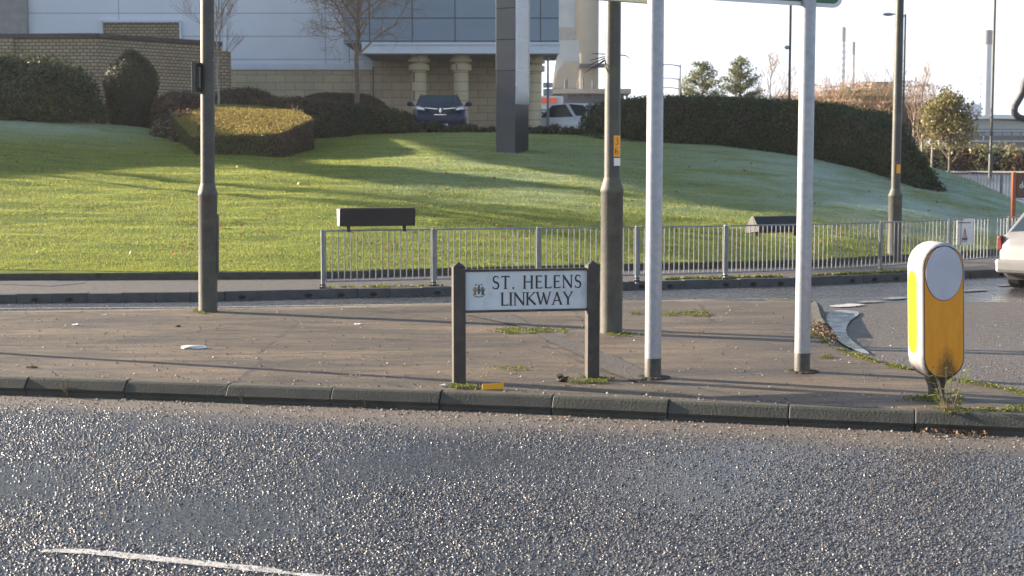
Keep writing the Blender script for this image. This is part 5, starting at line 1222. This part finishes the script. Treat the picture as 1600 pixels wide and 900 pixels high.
# long hedges on the right
pa = [PD(905, 0, 46.5), PD(960, 0, 44.5), PD(1010, 0, 43), PD(1100, 0, 42.3), PD(1200, 0, 41.5), PD(1300, 0, 40.5)]
tag(foliage('long_hedge', hedge_core([(p.x, p.y) for p in pa], None, lambda u: PD(1000, interp(u, [(0, 163), (.03, 157), (.2, 154), (.45, 155), (.75, 162), (1, 172)]), 43.2).z, 3.0, .22, wob=.08, seed=5), 950, .037, ['brown_hedge', 'hedge', 'box_green'], weights=[1.8, 5, 2], jitter=.06, seed=30), 'long dark reddish brown hedge behind the two galvanised posts', 'hedge')
pa = [PD(1262, 0, 41.0), PD(1330, 0, 39.6), PD(1400, 0, 38.0), PD(1436, 0, 37.2), PD(1474, 0, 36.8)]
tag(foliage('dark_hedge', hedge_core([(p.x, p.y) for p in pa], None, lambda u: PD(1000, interp(u, [(0, 173), (.35, 174), (.5, 182), (.65, 202), (.8, 234), (.92, 268), (1, 297)]), 38.5).z, lambda u: interp(u, [(0, 2.6), (.35, 1.7), (.6, 1.1), (1, .4)]), .3, wob=.1, seed=6), 950, .037, ['hedge', 'topiary', 'brown_hedge'], weights=[5, 2, 1], jitter=.055, seed=31), 'darkest evergreen hedge sloping down at the right end of the mound', 'hedge')
# pale hedges beyond the climbing road
for i, (a_, b_, pt, Y, mats, lab) in enumerate([(1440, 1512, 231, 84, ['pale_hedge', 'olive_leaf'], 'pale green roadside hedge right of the mound'), (1508, 1538, 236, 83.5, ['rust_leaf', 'brown_hedge'], 'reddish brown gap shrub between the pale roadside hedges'), (1532, 1600, 233, 83, ['pale_hedge', 'olive_leaf'], 'pale green roadside hedge below the works railings'), (1584, 1640, 238, 82.5, ['rust_leaf', 'pale_hedge'], 'orange tinted roadside hedge at the right edge')]):
    pa = [PD(a_, 0, Y), PD((a_+b_)/2, 0, Y), PD(b_, 0, Y)]
    tag(foliage('roadside_hedge', hedge_core([(p.x, p.y) for p in pa], 1.8, lambda u: PD(0, pt, Y).z+.1*math.sin(u*9), 2.5, .2, sub=.8, wob=.15, seed=i), 130, .10, mats, jitter=.16, seed=40+i), lab, 'hedge', 'hedges along the climbing road')

# trees ---------------------------------------------------------
def grow(mb, p, d, L, r, lev, g, spread, up, minr, twigs, nseg=4, kids=(3, 5), mi=0, droop=0):
    pts = [p]; rad = [r]; q = p.copy(); dd = d.copy()
    for i in range(nseg):
        dd = (dd + Vector((g.gauss(0, .13), g.gauss(0, .13), g.gauss(0, .08)+up-droop*lev*.04))).normalized(); q = q+dd*L/nseg; pts.append(q.copy()); rad.append(max(minr, r*(1-.55*(i+1)/nseg)))
    mb.tube(pts, rad, 7 if r > .04 else (5 if r > .012 else 3), mi, caps=False)
    if lev <= 0:
        twigs.append((q, dd)); return
    for _ in range(g.randint(*kids)):
        k = g.uniform(.3, 1.0); j = min(nseg-1, int(k*nseg)); pp = pts[j].lerp(pts[j+1], k*nseg-j); a = Vector((g.gauss(0, 1), g.gauss(0, 1), g.gauss(0, .5))); a = (a-dd*a.dot(dd)).normalized()
        nd = (dd*(1-spread)+a*spread+Vector((0, 0, up))).normalized()
        grow(mb, pp, nd, L*g.uniform(.5, .75), rad[j]*.55, lev-1, g, spread, up, minr, twigs, nseg, kids, mi, droop)
def bare_tree(name, label, base, H, clear, r, levs, spread, up, group=None, seed=1, mats=('bark', 'twig'), nb=9, L0=.42, minr=.004, kids=(3, 5), leafy=None, cat='tree', leafN=0, leafs=.04, droop=0, leader=True):
    g = random.Random(seed); t = thing(name, label, cat, base, 0, group); mb = MB(); pts = [Vector((0, 0, -.15))]; n = 9
    for i in range(1, n+1): pts.append(Vector((g.gauss(0, .012)*H*i/n, g.gauss(0, .012)*H*i/n, H*.93*i/n)))
    rad = [r*(1-.78*i/n) for i in range(n+1)]; rad[0] = r*1.3; mb.tube(pts, rad, 10); mb.build('trunk', [mats[0]], t, smooth=True)
    cr = MB(); tw = []
    for k in range(nb):
        f = clear+(1-clear)*(k+.3*g.random())/nb; z = f*H*.93; j = min(n-1, int(f*n)); pp = pts[j].lerp(pts[j+1], f*n-j); a = k*2.4+g.uniform(-.4, .4)
        L = H*L0*(1.05-.75*(f-clear)/(1-clear)); grow(cr, pp, Vector((math.cos(a)*spread, math.sin(a)*spread, .35+up*3)).normalized(), L, max(minr*2, rad[j]*.55), levs, g, spread, up, minr, tw, 4, kids, 0, droop)
    cr.build('crown', [mats[1]], t)
    if leafy:
        gg = np.random.default_rng(seed); c = np.array([tuple(p) for p, d in tw]); idx = gg.integers(0, len(c), leafN); p = c[idx]+gg.normal(0, leafs*2.2, (leafN, 3))
        o = flakes('leaves', 0, lambda a, b: p, leafs, leafy, seed, flat=1.0); o.parent = t
        if 'kind' in o: del o['kind']
    return t, tw
c = PD(341, 140, 47.3); bare_tree('bare_tree', 'slender young bare tree just right of the left lamp column', (c.x, 47.3, gz(c.x, 47.3)), 6.9, .36, .045, 2, .42, .12, seed=11, mats=('bark_pale', 'twig'), nb=20, L0=.19, kids=(4, 6), minr=.0045)
c = PD(558, 150, 46.8); bare_tree('bare_tree', 'spreading bare tree in front of the white cladding', (c.x, 46.8, gz(c.x, 46.8)), 8.6, .34, .095, 3, .55, .05, seed=5, nb=34, L0=.20, kids=(4, 6), minr=.0045, mats=('bark', 'twig'), leafy='dry', leafN=900, leafs=.02, droop=.5)
def conifer(label, px, pyt, Y, H, rb, seed):
    g = random.Random(seed); x = PD(px, 0, Y).x; zt = PD(px, pyt, Y).z; z0 = zt-H; t = thing('pine_tree', label, 'pine tree', (x, Y, z0), 0, 'pine trees beyond the hedge')
    MB().tube([(0, 0, 0), (.05, 0, H*.5), (0, 0, H)], [.12, .08, .02], 8).build('trunk', ['bark'], t); br = MB(); P_ = []; ng = np.random.default_rng(seed)
    zz = H*.18
    while zz < H*.99:
        R_ = rb*(1-(zz/H))**.8*g.uniform(.8, 1.25)+.12
        for k in range(6):
            a = g.uniform(0, 6.28); R1 = R_*g.uniform(.6, 1.15); e = Vector((math.cos(a)*R1, math.sin(a)*R1, zz+R1*.45)); br.tube([(0, 0, zz), e*.55+Vector((0, 0, zz*.45-.03)), e], [.03, .02, .01], 4)
            for m in range(int(110*R1)+24): f = g.uniform(.3, 1.06); P_.append((e.x*f+g.gauss(0, .12), e.y*f+g.gauss(0, .12), zz+(e.z-zz)*f+g.gauss(0, .07)))
        zz += .26
    br.build('branches', ['bark'], t); p = np.array(P_); o = flakes('needles', 0, lambda a, b: p, .05, 'pine', seed, flat=1.2); o.parent = t; del o['kind']
conifer('bushy pine tree left of the pair beyond the hedge', 1098, 96, 75, 7.6, 3.4, 3); conifer('slimmer pine tree right of the pair beyond the hedge', 1158, 86, 76, 8.0, 2.9, 4)
c = PD(1203, 200, 74); bare_tree('bare_tree', 'small bare tree between the pines and the slim lamp column', (c.x, 74, 1.2), 6.9, .35, .06, 2, .5, .14, seed=21, nb=10, L0=.28, minr=.010)
# orange winter shrubs, one mass of separate bushes
g = random.Random(5)
for i, (px, pt) in enumerate([(1247, 142), (1272, 138), (1296, 132), (1318, 138), (1342, 130), (1364, 122), (1384, 118), (1402, 140), (1422, 150), (1262, 150), (1308, 146), (1352, 140), (1436, 156)]):
    Y = g.uniform(90, 100); x = PD(px, 0, Y).x; H = PD(px, pt+13, Y).z-1.8; t = thing('winter_shrub', ['orange', 'tawny', 'brown'][min(2, i*3//13)] + ' twiggy winter shrub beyond the dark hedge', 'shrub', (x, Y, 1.8), 0, 'winter shrubs beyond the dark hedge')
    t['label'] = ['bright orange winter shrub hard by the slim lamp column', 'orange twiggy shrub just right of the second galvanised post', 'orange brown shrub left of the spiral chimney', 'tawny shrub under the spiral chimney', 'olive tinged twiggy shrub right of the plain chimney', 'tall brown shrub left of the lawn lamp column', 'tallest brown shrub touching the lawn lamp column', 'brown shrub right of the lawn lamp column', 'thin greyish shrub under the bare birches', 'low orange shrub behind the second galvanised post', 'low tawny shrub at the foot of the chimneys', 'low brown shrub right of the chimneys', 'low greyish shrub left of the olive bush'][i]
    mb = MB(); tw = []
    for k in range(20): a = g.uniform(0, 6.28); grow(mb, Vector((math.cos(a)*.3, math.sin(a)*.3, 0)), Vector((math.cos(a)*.35, math.sin(a)*.35, 1)).normalized(), H*g.uniform(.72, .98), .03, 1, g, .4, .06, .011, tw, 4, (5, 7))
    mb.build('stems', ['orange_twig' if i not in (4, 5, 6, 7, 8, 12) else 'twig'], t)
    ng = np.random.default_rng(i); cc = np.array([tuple(p) for p, d in tw]); N = 9000; p = cc[ng.integers(0, len(cc), N)]*np.array([1, 1, 1])*(.55+.50*ng.random(N)[:, None])+ng.normal(0, .22, (N, 3)); p[:, 2] = np.minimum(p[:, 2], H)
    o = flakes('twig_tips', 0, lambda a, b: p, .045, ['orange_twig', 'orange_twig', 'orange_twig', 'orange_twig', 'olive_leaf', 'dry', 'olive_leaf', 'dry', 'dry', 'orange_twig', 'orange_twig', 'olive_leaf', 'dry'][i], i, flat=1.3); o.parent = t; del o['kind']
for i, (px, pt, lab) in enumerate([(1432, 122, 'leftmost tall bare birch right of the lawn lamp column'), (1446, 98, 'tallest bare birch right of the lawn lamp column'), (1462, 135, 'shortest bare birch beside the olive bush')]):
    Y = 78; x = PD(px, 0, Y).x; zt = PD(px, pt, Y).z; bare_tree('birch_tree', lab, (x, Y, 1.6), zt-1.6, .25, .07, 2, .38, .12, 'bare birches on the right', 50+i, ('bark_pale', 'twig'), 11, .25, .008)
c = PD(1490, 0, 76); zt = PD(0, 152, 76).z
t, tw = bare_tree('olive_bush', 'olive leaved bushy tree behind the pale roadside hedge', (c.x, 76, 1.8), zt-1.8, .12, .07, 3, .6, .05, None, 60, ('bark', 'bark'), 12, .42, .01, leafy='olive_leaf', leafN=6500, leafs=.085)
# weeds in the kerb
def weed(label, base, H, n, seed, mats=('weed',), sp=.5, dry=0):
    g = random.Random(seed); t = thing('weed', label, 'weed', base, 0); mb = MB(); lv = []
    for k in range(n):
        a = g.uniform(0, 6.28); h = H*g.uniform(.5, 1.0); e = Vector((math.cos(a)*sp*h*.6, math.sin(a)*sp*h*.6, h)); m = e*.5+Vector((0, 0, h*.08)); mb.tube([(0, 0, -.01), m, e], [.0035, .0028, .0015], 4)
        for j in range(7): f = .25+.75*j/6; lv.append((Vector((0, 0, 0)).lerp(e, f), a+g.uniform(-1.5, 1.5)))
    mb.build('stem', ['bark'], t); lm = MB()
    for p, a in lv:
        L = H*g.uniform(.10, .2); d = Vector((math.cos(a), math.sin(a), g.uniform(-.2, .6))).normalized(); s = d.cross(Vector((0, 0, 1))).normalized()*L*.22
        lm.add([p, p+d*L*.5+s, p+d*L, p+d*L*.5-s], [(0, 1, 2, 3)])
    lm.build('foliage', [mats[0]], t, fixn=False); return t
wb = P(1480, 668, .01); weed('tall straggly green weed growing from the kerb below the bollard', (wb.x, wb.y, .0), .46, 11, 2); 
wb2 = P(1500, 672, .01); weed('dry brown seeding weed beside the green weed under the bollard', (wb2.x, wb2.y, .0), .26, 16, 3, ('dry',), .9)
for px, py, s, lab in ((122, 609, .12, 'tiny weed in the kerb joint at the far left'), (381, 624, .12, 'tiny weed in the kerb left of centre'), (571, 632, .08, 'tiniest weed in the kerb left of the street sign')): q = P(px, py, .02); weed(lab, (q.x, near_kerb(q.x)-.01, .02), s, 6, int(px), ('weed',), .9)
for i, (x_, y_, H_) in enumerate([(-22.0, 36.8, 9.0), (-20.0, 37.0, 8.6), (-26.0, 39.6, 10.5)]):
    bare_tree('bare_tree', ['bare tree standing left of the view on the grass bank', 'smaller bare tree standing left of the view on the grass bank', 'taller bare tree standing furthest left of the view'][i], (x_, y_, 1.8), H_, .45, .10, 2, .45, .10, seed=80+i, nb=8, L0=.24, minr=.014)
#@@CARS

# bare trees outside the view to the left; their shadows streak the sunlit lawn
# ------------------------------------------------------------------ cars
def make_car(name, label, loc, rz, paintm, L, Wd, H, kind='suv', plate='sign_white', face='a'):
    """front looks to -Y; body lofted across stations, cabin on top, glass panes a little proud"""
    t = thing(name, label, 'car', loc, rz); hw = Wd/2; belt = H*(.72 if kind == 'suv' else .66); y0, y1 = -L/2, L/2
    if kind == 'saloon': roofy = (-.06*L, .20*L); base = (-.20*L, .36*L); deck = H*.70
    else: roofy = (-.08*L, .33*L); base = (-.25*L, .46*L); deck = belt
    hood = H*(.665 if kind == 'suv' else .60); fo = hood/H-.50
    st = [(y0, .30*H, hood*.70, .80), (y0+.05, .19*H, hood*.84, .90), (y0+.18, .15*H, hood*.93, .96), (y0+.45, .13*H, hood*.99, 1.0), (base[0]-.05, .13*H, belt*.985, 1.0), (0, .13*H, belt, 1.0),
          (base[1]-.1, .13*H, belt*1.01, 1.0), (y1-.30, .15*H, deck, .98), (y1-.08, .19*H, deck*.985, .95), (y1, .24*H, deck*.80, .90)]
    mb = MB(); vs = []; NP = 9
    for (y, zb, zt, w) in st:
        half = [(hw*w*.86, zb), (hw*w*.97, zb+(zt-zb)*.12), (hw*w, zb+(zt-zb)*.50), (hw*w*.985, zb+(zt-zb)*.72), (hw*w*.93, zb+(zt-zb)*.92), (hw*w*.80, zt), (hw*w*.4, zt+.022*H)]
        ring = [(a, b) for a, b in half] + [(0, half[-1][1]+.006)] + [(-a, b) for a, b in reversed(half)]; NP = len(ring)
        vs += [(a, y, b) for a, b in ring]
    fs = [(i*NP+k, i*NP+(k+1) % NP, (i+1)*NP+(k+1) % NP, (i+1)*NP+k) for i in range(len(st)-1) for k in range(NP)] + [tuple(range(NP)), tuple((len(st)-1)*NP+k for k in range(NP-1, -1, -1))]
    mb.add(vs, fs)
    o = mb.build('body', [paintm], t, smooth=True); o.modifiers[0].split_angle = R(60)
    # cabin
    zr = H; zb = belt*.95; wb, wr = hw*.90, hw*.70
    cab = [(base[0], zb, base[0]+.02, wb), (roofy[0], None, None, None)]
    A = [(-wb, base[0], zb), (wb, base[0], zb), (wr, roofy[0], zr-.035), (-wr, roofy[0], zr-.035)]
    B = [(-wb, base[1], zb), (wb, base[1], zb), (wr*.96, roofy[1], zr-.03), (-wr*.96, roofy[1], zr-.03)]
    ym = (roofy[0]+roofy[1])/2; C = [(-wb*1.02, 0, zb), (wb*1.02, 0, zb), (wr*1.02, ym, zr), (-wr*1.02, ym, zr)]
    mb = MB(); V_ = [Vector(p) for p in A+C+B]; mb.add(V_, [(0, 1, 2, 3), (1, 5, 6, 2), (5, 9, 10, 6), (9, 8, 11, 10), (8, 4, 7, 11), (4, 0, 3, 7), (3, 2, 6, 7), (7, 6, 10, 11)])
    mb.build('roof', [paintm], t, bevel=.05)
    def pane(nm, quad, ins=.07, off=.012, mat='glass', inb=None):
        q = [Vector(p) for p in quad]; c = sum(q, Vector())/4; n = (q[1]-q[0]).cross(q[3]-q[0]).normalized()
        if n.dot(c-Vector((0, 0, H*.75))) < 0: n = -n
        q = [p+(c-p).normalized()*ins*1.3+n*off for p in q]; m = MB(); m.add(q+[p-n*.02 for p in q], [(0, 1, 2, 3), (0, 4, 5, 1), (1, 5, 6, 2), (2, 6, 7, 3), (3, 7, 4, 0), (4, 7, 6, 5)]); return m.build(nm, [mat], t, bevel=.006)
    pane('windscreen', [V_[0], V_[1], V_[2], V_[3]], .05); pane('rear_window', [V_[9], V_[8], V_[11], V_[10]], .07)
    for a, b, c_, d_ in ((1, 5, 6, 2), (5, 9, 10, 6), (4, 0, 3, 7), (8, 4, 7, 11)): pane('side_window', [V_[a], V_[b], V_[c_], V_[d_]], .06)
    rw = H*.205
    for sx in (-1, 1):
        for yy in (y0+L*.19, y1-L*.19):
            w = MB(); w.tube([(sx*(hw-.20), yy, rw), (sx*(hw+.003), yy, rw)], rw, 24); wo = w.build('wheel', ['tyre'], t, bevel=.02)
            m = MB(); m.tube([(sx*(hw-.02), yy, rw), (sx*(hw+.010), yy, rw)], rw*.66, 20)
            for k in range(5): a = k*1.2566; m.tube([(sx*(hw+.014), yy, rw), (sx*(hw+.012), yy+math.cos(a)*rw*.6, rw+math.sin(a)*rw*.6)], .03, 5)
            m.build('rim', ['galv'], wo)
            m = MB(); m.prism([(rw*1.14*math.cos(R(a)), rw*1.14*math.sin(R(a))) for a in range(-10, 191, 20)], (sx*(hw-.03), yy, rw), (0, 1, 0), (0, 0, 1), (sx, 0, 0), .031); m.build('wheel_arch', ['black'], t)
        m = MB(); m.ball((sx*(hw+.10), base[0]+.28, belt+.05), (.12, .08, .085), seg=12); m.tube([(sx*(hw-.06), base[0]+.24, belt-.02), (sx*(hw+.06), base[0]+.27, belt+.02)], .025, 6); m.build('wing_mirror', [paintm], t, smooth=True)
    def fpoly(nm, pts, y, mat, th=.02, par=t, mir=False):
        m = MB()
        for sg_ in ((1, -1) if mir else (1,)): m.prism([(sg_*a*hw, (b+(fo if b > .28 else 0))*H) for a, b in pts], (0, y, 0), (1, 0, 0), (0, 0, 1), (0, -1, 0), th)
        return m.build(nm, [mat], par, bevel=.005)
    # front
    for sx in (-1, 1):
        hp_ = [(sx*.56, .395), (sx*.90, .425), (sx*.93, .48), (sx*.80, .505), (sx*.58, .46)]
        fpoly('headlight', hp_, y0+.10, 'headlamp', .14)
        lg = MB(); lg.prism([(a*hw, (b+fo)*H) for a, b in [(sx*.60, .425), (sx*.84, .445), (sx*.84, .458), (sx*.60, .44)]], (0, y0-.042, 0), (1, 0, 0), (0, 0, 1), (0, -1, 0), .004); lg.build('light_strip', ['chrome'], t)
    gr = fpoly('grille', [(-.58, .455), (-.50, .40), (-.26, .30), (.26, .30), (.50, .40), (.58, .455), (.3, .44), (-.3, .44)], y0+.02, 'black', .055)
    m = MB(); 
    for sx in (-1, 1): m.prism([(sx*hw*.10, H*(.425+fo)), (sx*hw*.56, H*(.452+fo)), (sx*hw*.56, H*(.464+fo)), (sx*hw*.10, H*(.440+fo))], (0, y0-.036, 0), (1, 0, 0), (0, 0, 1), (0, -1, 0), .012)
    m.prism([(-hw*.24, H*(.298+fo)), (hw*.24, H*(.298+fo)), (hw*.22, H*(.31+fo)), (-hw*.22, H*(.31+fo))], (0, y0-.036, 0), (1, 0, 0), (0, 0, 1), (0, -1, 0), .010); m.build('chrome_trim', ['chrome'], t)
    if face == 'diamond':
        m = MB(); a, b, c_, d_ = .052, .095, .022, .045; ring = [(0, b), (a, 0), (0, -b), (-a, 0)]; inn = [(0, d_), (c_, 0), (0, -d_), (-c_, 0)]
        for k in range(4): m.prism([ring[k], ring[(k+1) % 4], inn[(k+1) % 4], inn[k]], (0, y0-.037, H*(.405+fo)), (1, 0, 0), (0, 0, 1), (0, -1, 0), .03)
        m.build('badge', ['chrome'], t)
    fpoly('lower_intake', [(-.62, .17), (.62, .17), (.70, .255), (-.70, .255)], y0+.05, 'black', .055)
    fpoly('number_plate', [(-.28, .20), (.28, .20), (.28, .27), (-.28, .27)], y0+.0, plate, .035)
    if kind == 'suv':
        for sx in (-1, 1): MB().tube([(sx*wr*.98, roofy[0]+.1, zr-.01), (sx*wr*1.0, roofy[0]+.35, zr+.045), (sx*wr*1.0, roofy[1]-.2, zr+.045), (sx*wr*.98, roofy[1], zr-.01)], .018, 6).build('roof_rail', ['chrome'], t)
    # rear
    for sx in (-1, 1):
        m = MB(); m.prism([(sx*hw*a, H*b) for a, b in [(.86, .47), (.955, .45), (.955, .60), (.90, .62)]], (0, y1-.10, 0), (1, 0, 0), (0, 0, 1), (0, 1, 0), .108); m.build('tail_light', ['redlamp'], t, bevel=.01)
    m = MB(); m.prism([(-hw*.36, H*.40), (hw*.36, H*.40), (hw*.36, H*.50), (-hw*.36, H*.50)], (0, y1-.03, 0), (1, 0, 0), (0, 0, 1), (0, 1, 0), .034); m.build('plate_recess', ['black'], t)
    m = MB(); m.prism([(-hw*.31, H*.405), (hw*.31, H*.405), (hw*.31, H*.482), (-hw*.31, H*.482)], (0, y1-.02, 0), (1, 0, 0), (0, 0, 1), (0, 1, 0), .03); m.build('number_plate', ['yellow_side' if plate == 'y' else 'plate'], t)
    m = MB(); vs = []; 
    m.prism([(-hw*.97, H*.20), (hw*.97, H*.20), (hw*.985, H*.36), (-hw*.985, H*.36)], (0, y1-.20, 0), (1, 0, 0), (0, 0, 1), (0, 1, 0), .26); m.build('rear_bumper', [paintm], t, bevel=.06)
    m = MB(); m.tube([(-hw*.5, y1-.25, H*.17), (-hw*.5, y1+.03, H*.17)], .035, 8); m.tube([(hw*.2, y1-.3, H*.15), (hw*.2, y1+.02, H*.15), (hw*.2, y1+.06, H*.2)], .025, 6); m.build('exhaust', ['black'], t)
    m = MB(); m.box((0, y1-.3, H*.17), (hw*1.6, .4, H*.08)); m.build('underbody', ['black'], t)
    return t
cY = 48.5; c = PD(686, 0, cY); make_car('parked_car', 'dark navy sport utility car parked nose on between the stone columns', (c.x-.13, cY+2.2, 3.17), R(4), 'navy', 4.4, 1.86, PD(0, 146, cY).z-3.09, 'suv', face='diamond')
c = PD(907, 0, 54); make_car('parked_car', 'white hatchback half hidden behind the left end of the long dark hedge', (c.x+.35, 56.0, PD(0, 156, 54).z-1.56), R(52), 'white_car', 3.9, 1.75, 1.52, 'hatch')
c = PD(838, 0, 70); make_car('parked_car', 'far car glimpsed between the last column and the white hatchback', (c.x+.7, 71, PD(0, 173, 70).z-1.45), R(80), 'white_car', 4.1, 1.75, 1.45, 'hatch')
c = PD(1148, 0, 50); make_car('parked_car', 'silver blue car of which only the roof shows over the long hedge', (c.x, 50.2, PD(0, 149, 49).z-1.5), R(84), 'navy', 4.3, 1.8, 1.5, 'hatch')
c = PD(1607, 0, 96); make_car('distant_car', 'pale car far off behind the roadside hedge at the right edge', (c.x, 96, PD(0, 232, 96).z-1.42), R(86), 'white_car', 4.2, 1.75, 1.42, 'hatch')
cs_ = PD(1562, 0, 22.6); ha = R(42); hd = Vector((math.sin(ha), math.cos(ha), 0)); rt = Vector((math.cos(ha), -math.sin(ha), 0)); cc_ = Vector((cs_.x, 22.6, 0)) + hd*2.2 + rt*.84
make_car('passing_car', 'silver car driving off at the right edge with its rear left corner in view', (cc_.x, cc_.y, 0.0), R(180)-ha, 'silver', 4.1, 1.74, 1.45, 'hatch')

# ------------------------------------------------------------------ litter
def crumple(name, label, cat, base, size, mat, seed, n=9):
    g = random.Random(seed); bm = bmesh.new(); bmesh.ops.create_icosphere(bm, subdivisions=2, radius=1)
    for v in bm.verts: v.co = Vector((v.co.x*size[0], v.co.y*size[1], (v.co.z+.8)*size[2]))*(1+g.uniform(-.35, .35))
    me = bpy.data.meshes.new(name); bm.to_mesh(me); bm.free(); me.materials.append(M[mat]); o = bpy.data.objects.new(name, me); COL.objects.link(o); o.location = base; return tag(o, label, cat)
for px, py, sz, mat, lab in ((303, 545, (.11, .05, .018), 'paper', 'crumpled white tissue lying on the pavement left of centre'), (121, 508, (.06, .03, .008), 'paper', 'flat white scrap of paper at the far left of the pavement'), (278, 511, (.04, .02, .012), 'grime', 'dark scrap near the foot of the left lamp column'), (166, 492, (.05, .012, .006), 'paper', 'thin white scrap close to the back edge of the pavement'), (560, 507, (.05, .03, .006), 'paper', 'small white scrap midway between the lamp column and the street sign'),
        (50, 575, (.05, .015, .012), 'dry', 'brown stick and cigarette packet scrap at the left edge'), (1183, 478, (.012, .01, .008), 'paper', 'tiny white speck of litter near the back of the pavement'), (695, 604, (.04, .02, .012), 'paper', 'grey scrap at the foot of the left sign post'), (878, 596, (.05, .035, .03), 'grime', 'dark clod of earth left of the right sign post')):
    crumple('litter', lab, 'litter', P(px, py, PZ), sz, mat, px)
crumple('plastic_bag', 'white plastic bag lying on the far footpath left of the lamp column', 'bag', P(289, 433, .125), (.075, .05, .035), 'paper', 3)
y_ = P(770, 609, PZ); t = thing('food_wrapper', 'bright yellow flattened carton lying beside the left sign post', 'carton', y_, R(4))
mb = MB(); mb.prism([(-.088, .0), (.088, .004), (.092, .05), (.07, .056), (-.084, .05)], (0, 0, 0), (1, 0, 0), (0, .35, .93), (0, 1, -.3), .012); mb.build('carton', ['yellow_side'], t, bevel=.003)
MB().prism([(.05, .045), (.094, .045), (.09, .07), (.07, .062)], (0, -.002, 0), (1, 0, 0), (0, .35, .93), (0, 1, -.3), .016).build('torn_flap', ['orange'], t)
for px, py, s in ((890, 657, .03), (960, 659, .028), (150, 631, .03), (1404, 701, .02)):
    q = P(px, py, .004); crumple('stone_fragment', 'pale chip of stone in the gutter ' + {890: 'nearest below the right sign post', 960: 'below the first galvanised post', 150: 'at the far left', 1404: 'below the bollard'}[px], 'stone', q, (s, s*.4, s*.22), 'stone_a', px)

# ------------------------------------------------------------------ winter haze over the whole place
hz, nt, b = new_mat('thin winter haze'); nt.nodes.remove(b)
v = nt.nodes.new('ShaderNodeVolumePrincipled'); v.inputs['Color'].default_value = (.93, .95, 1, 1); v.inputs['Density'].default_value = .00032; v.inputs['Anisotropy'].default_value = .3
nt.links.new(v.outputs[0], nt.nodes['Material Output'].inputs['Volume']); M['haze'] = hz
tag(MB().box((0, 330, 34.5), (900, 760, 73)).build('haze', ['haze']), kind='stuff')

# faint smoke drifting left from the wide chimney
sk, nt, b = new_mat('thin smoke'); nt.nodes.remove(b)
v = nt.nodes.new('ShaderNodeVolumePrincipled'); v.inputs['Color'].default_value = (.8, .74, .74, 1)
n_ = tex(nt, 'ShaderNodeTexNoise', .35, Detail=4.0); nt.links.new(ramp(nt, n_.outputs[0], [(.42, (0, 0, 0)), (.7, (.10,)*3)]).outputs[0], v.inputs['Density'])
nt.links.new(v.outputs[0], nt.nodes['Material Output'].inputs['Volume']); M['smoke'] = sk
mb = MB(); pts = [PD(1538, 47, 420), PD(1535, 40, 420), PD(1529, 32, 420), PD(1520, 25, 420), PD(1508, 20, 420)]
mb.tube(pts, [.7, 1.3, 2.0, 2.4, 1.2], 14); tag(mb.build('smoke', ['smoke'], smooth=False), 'faint smoke drifting from the top of the wide far chimney', 'smoke', kind='stuff')
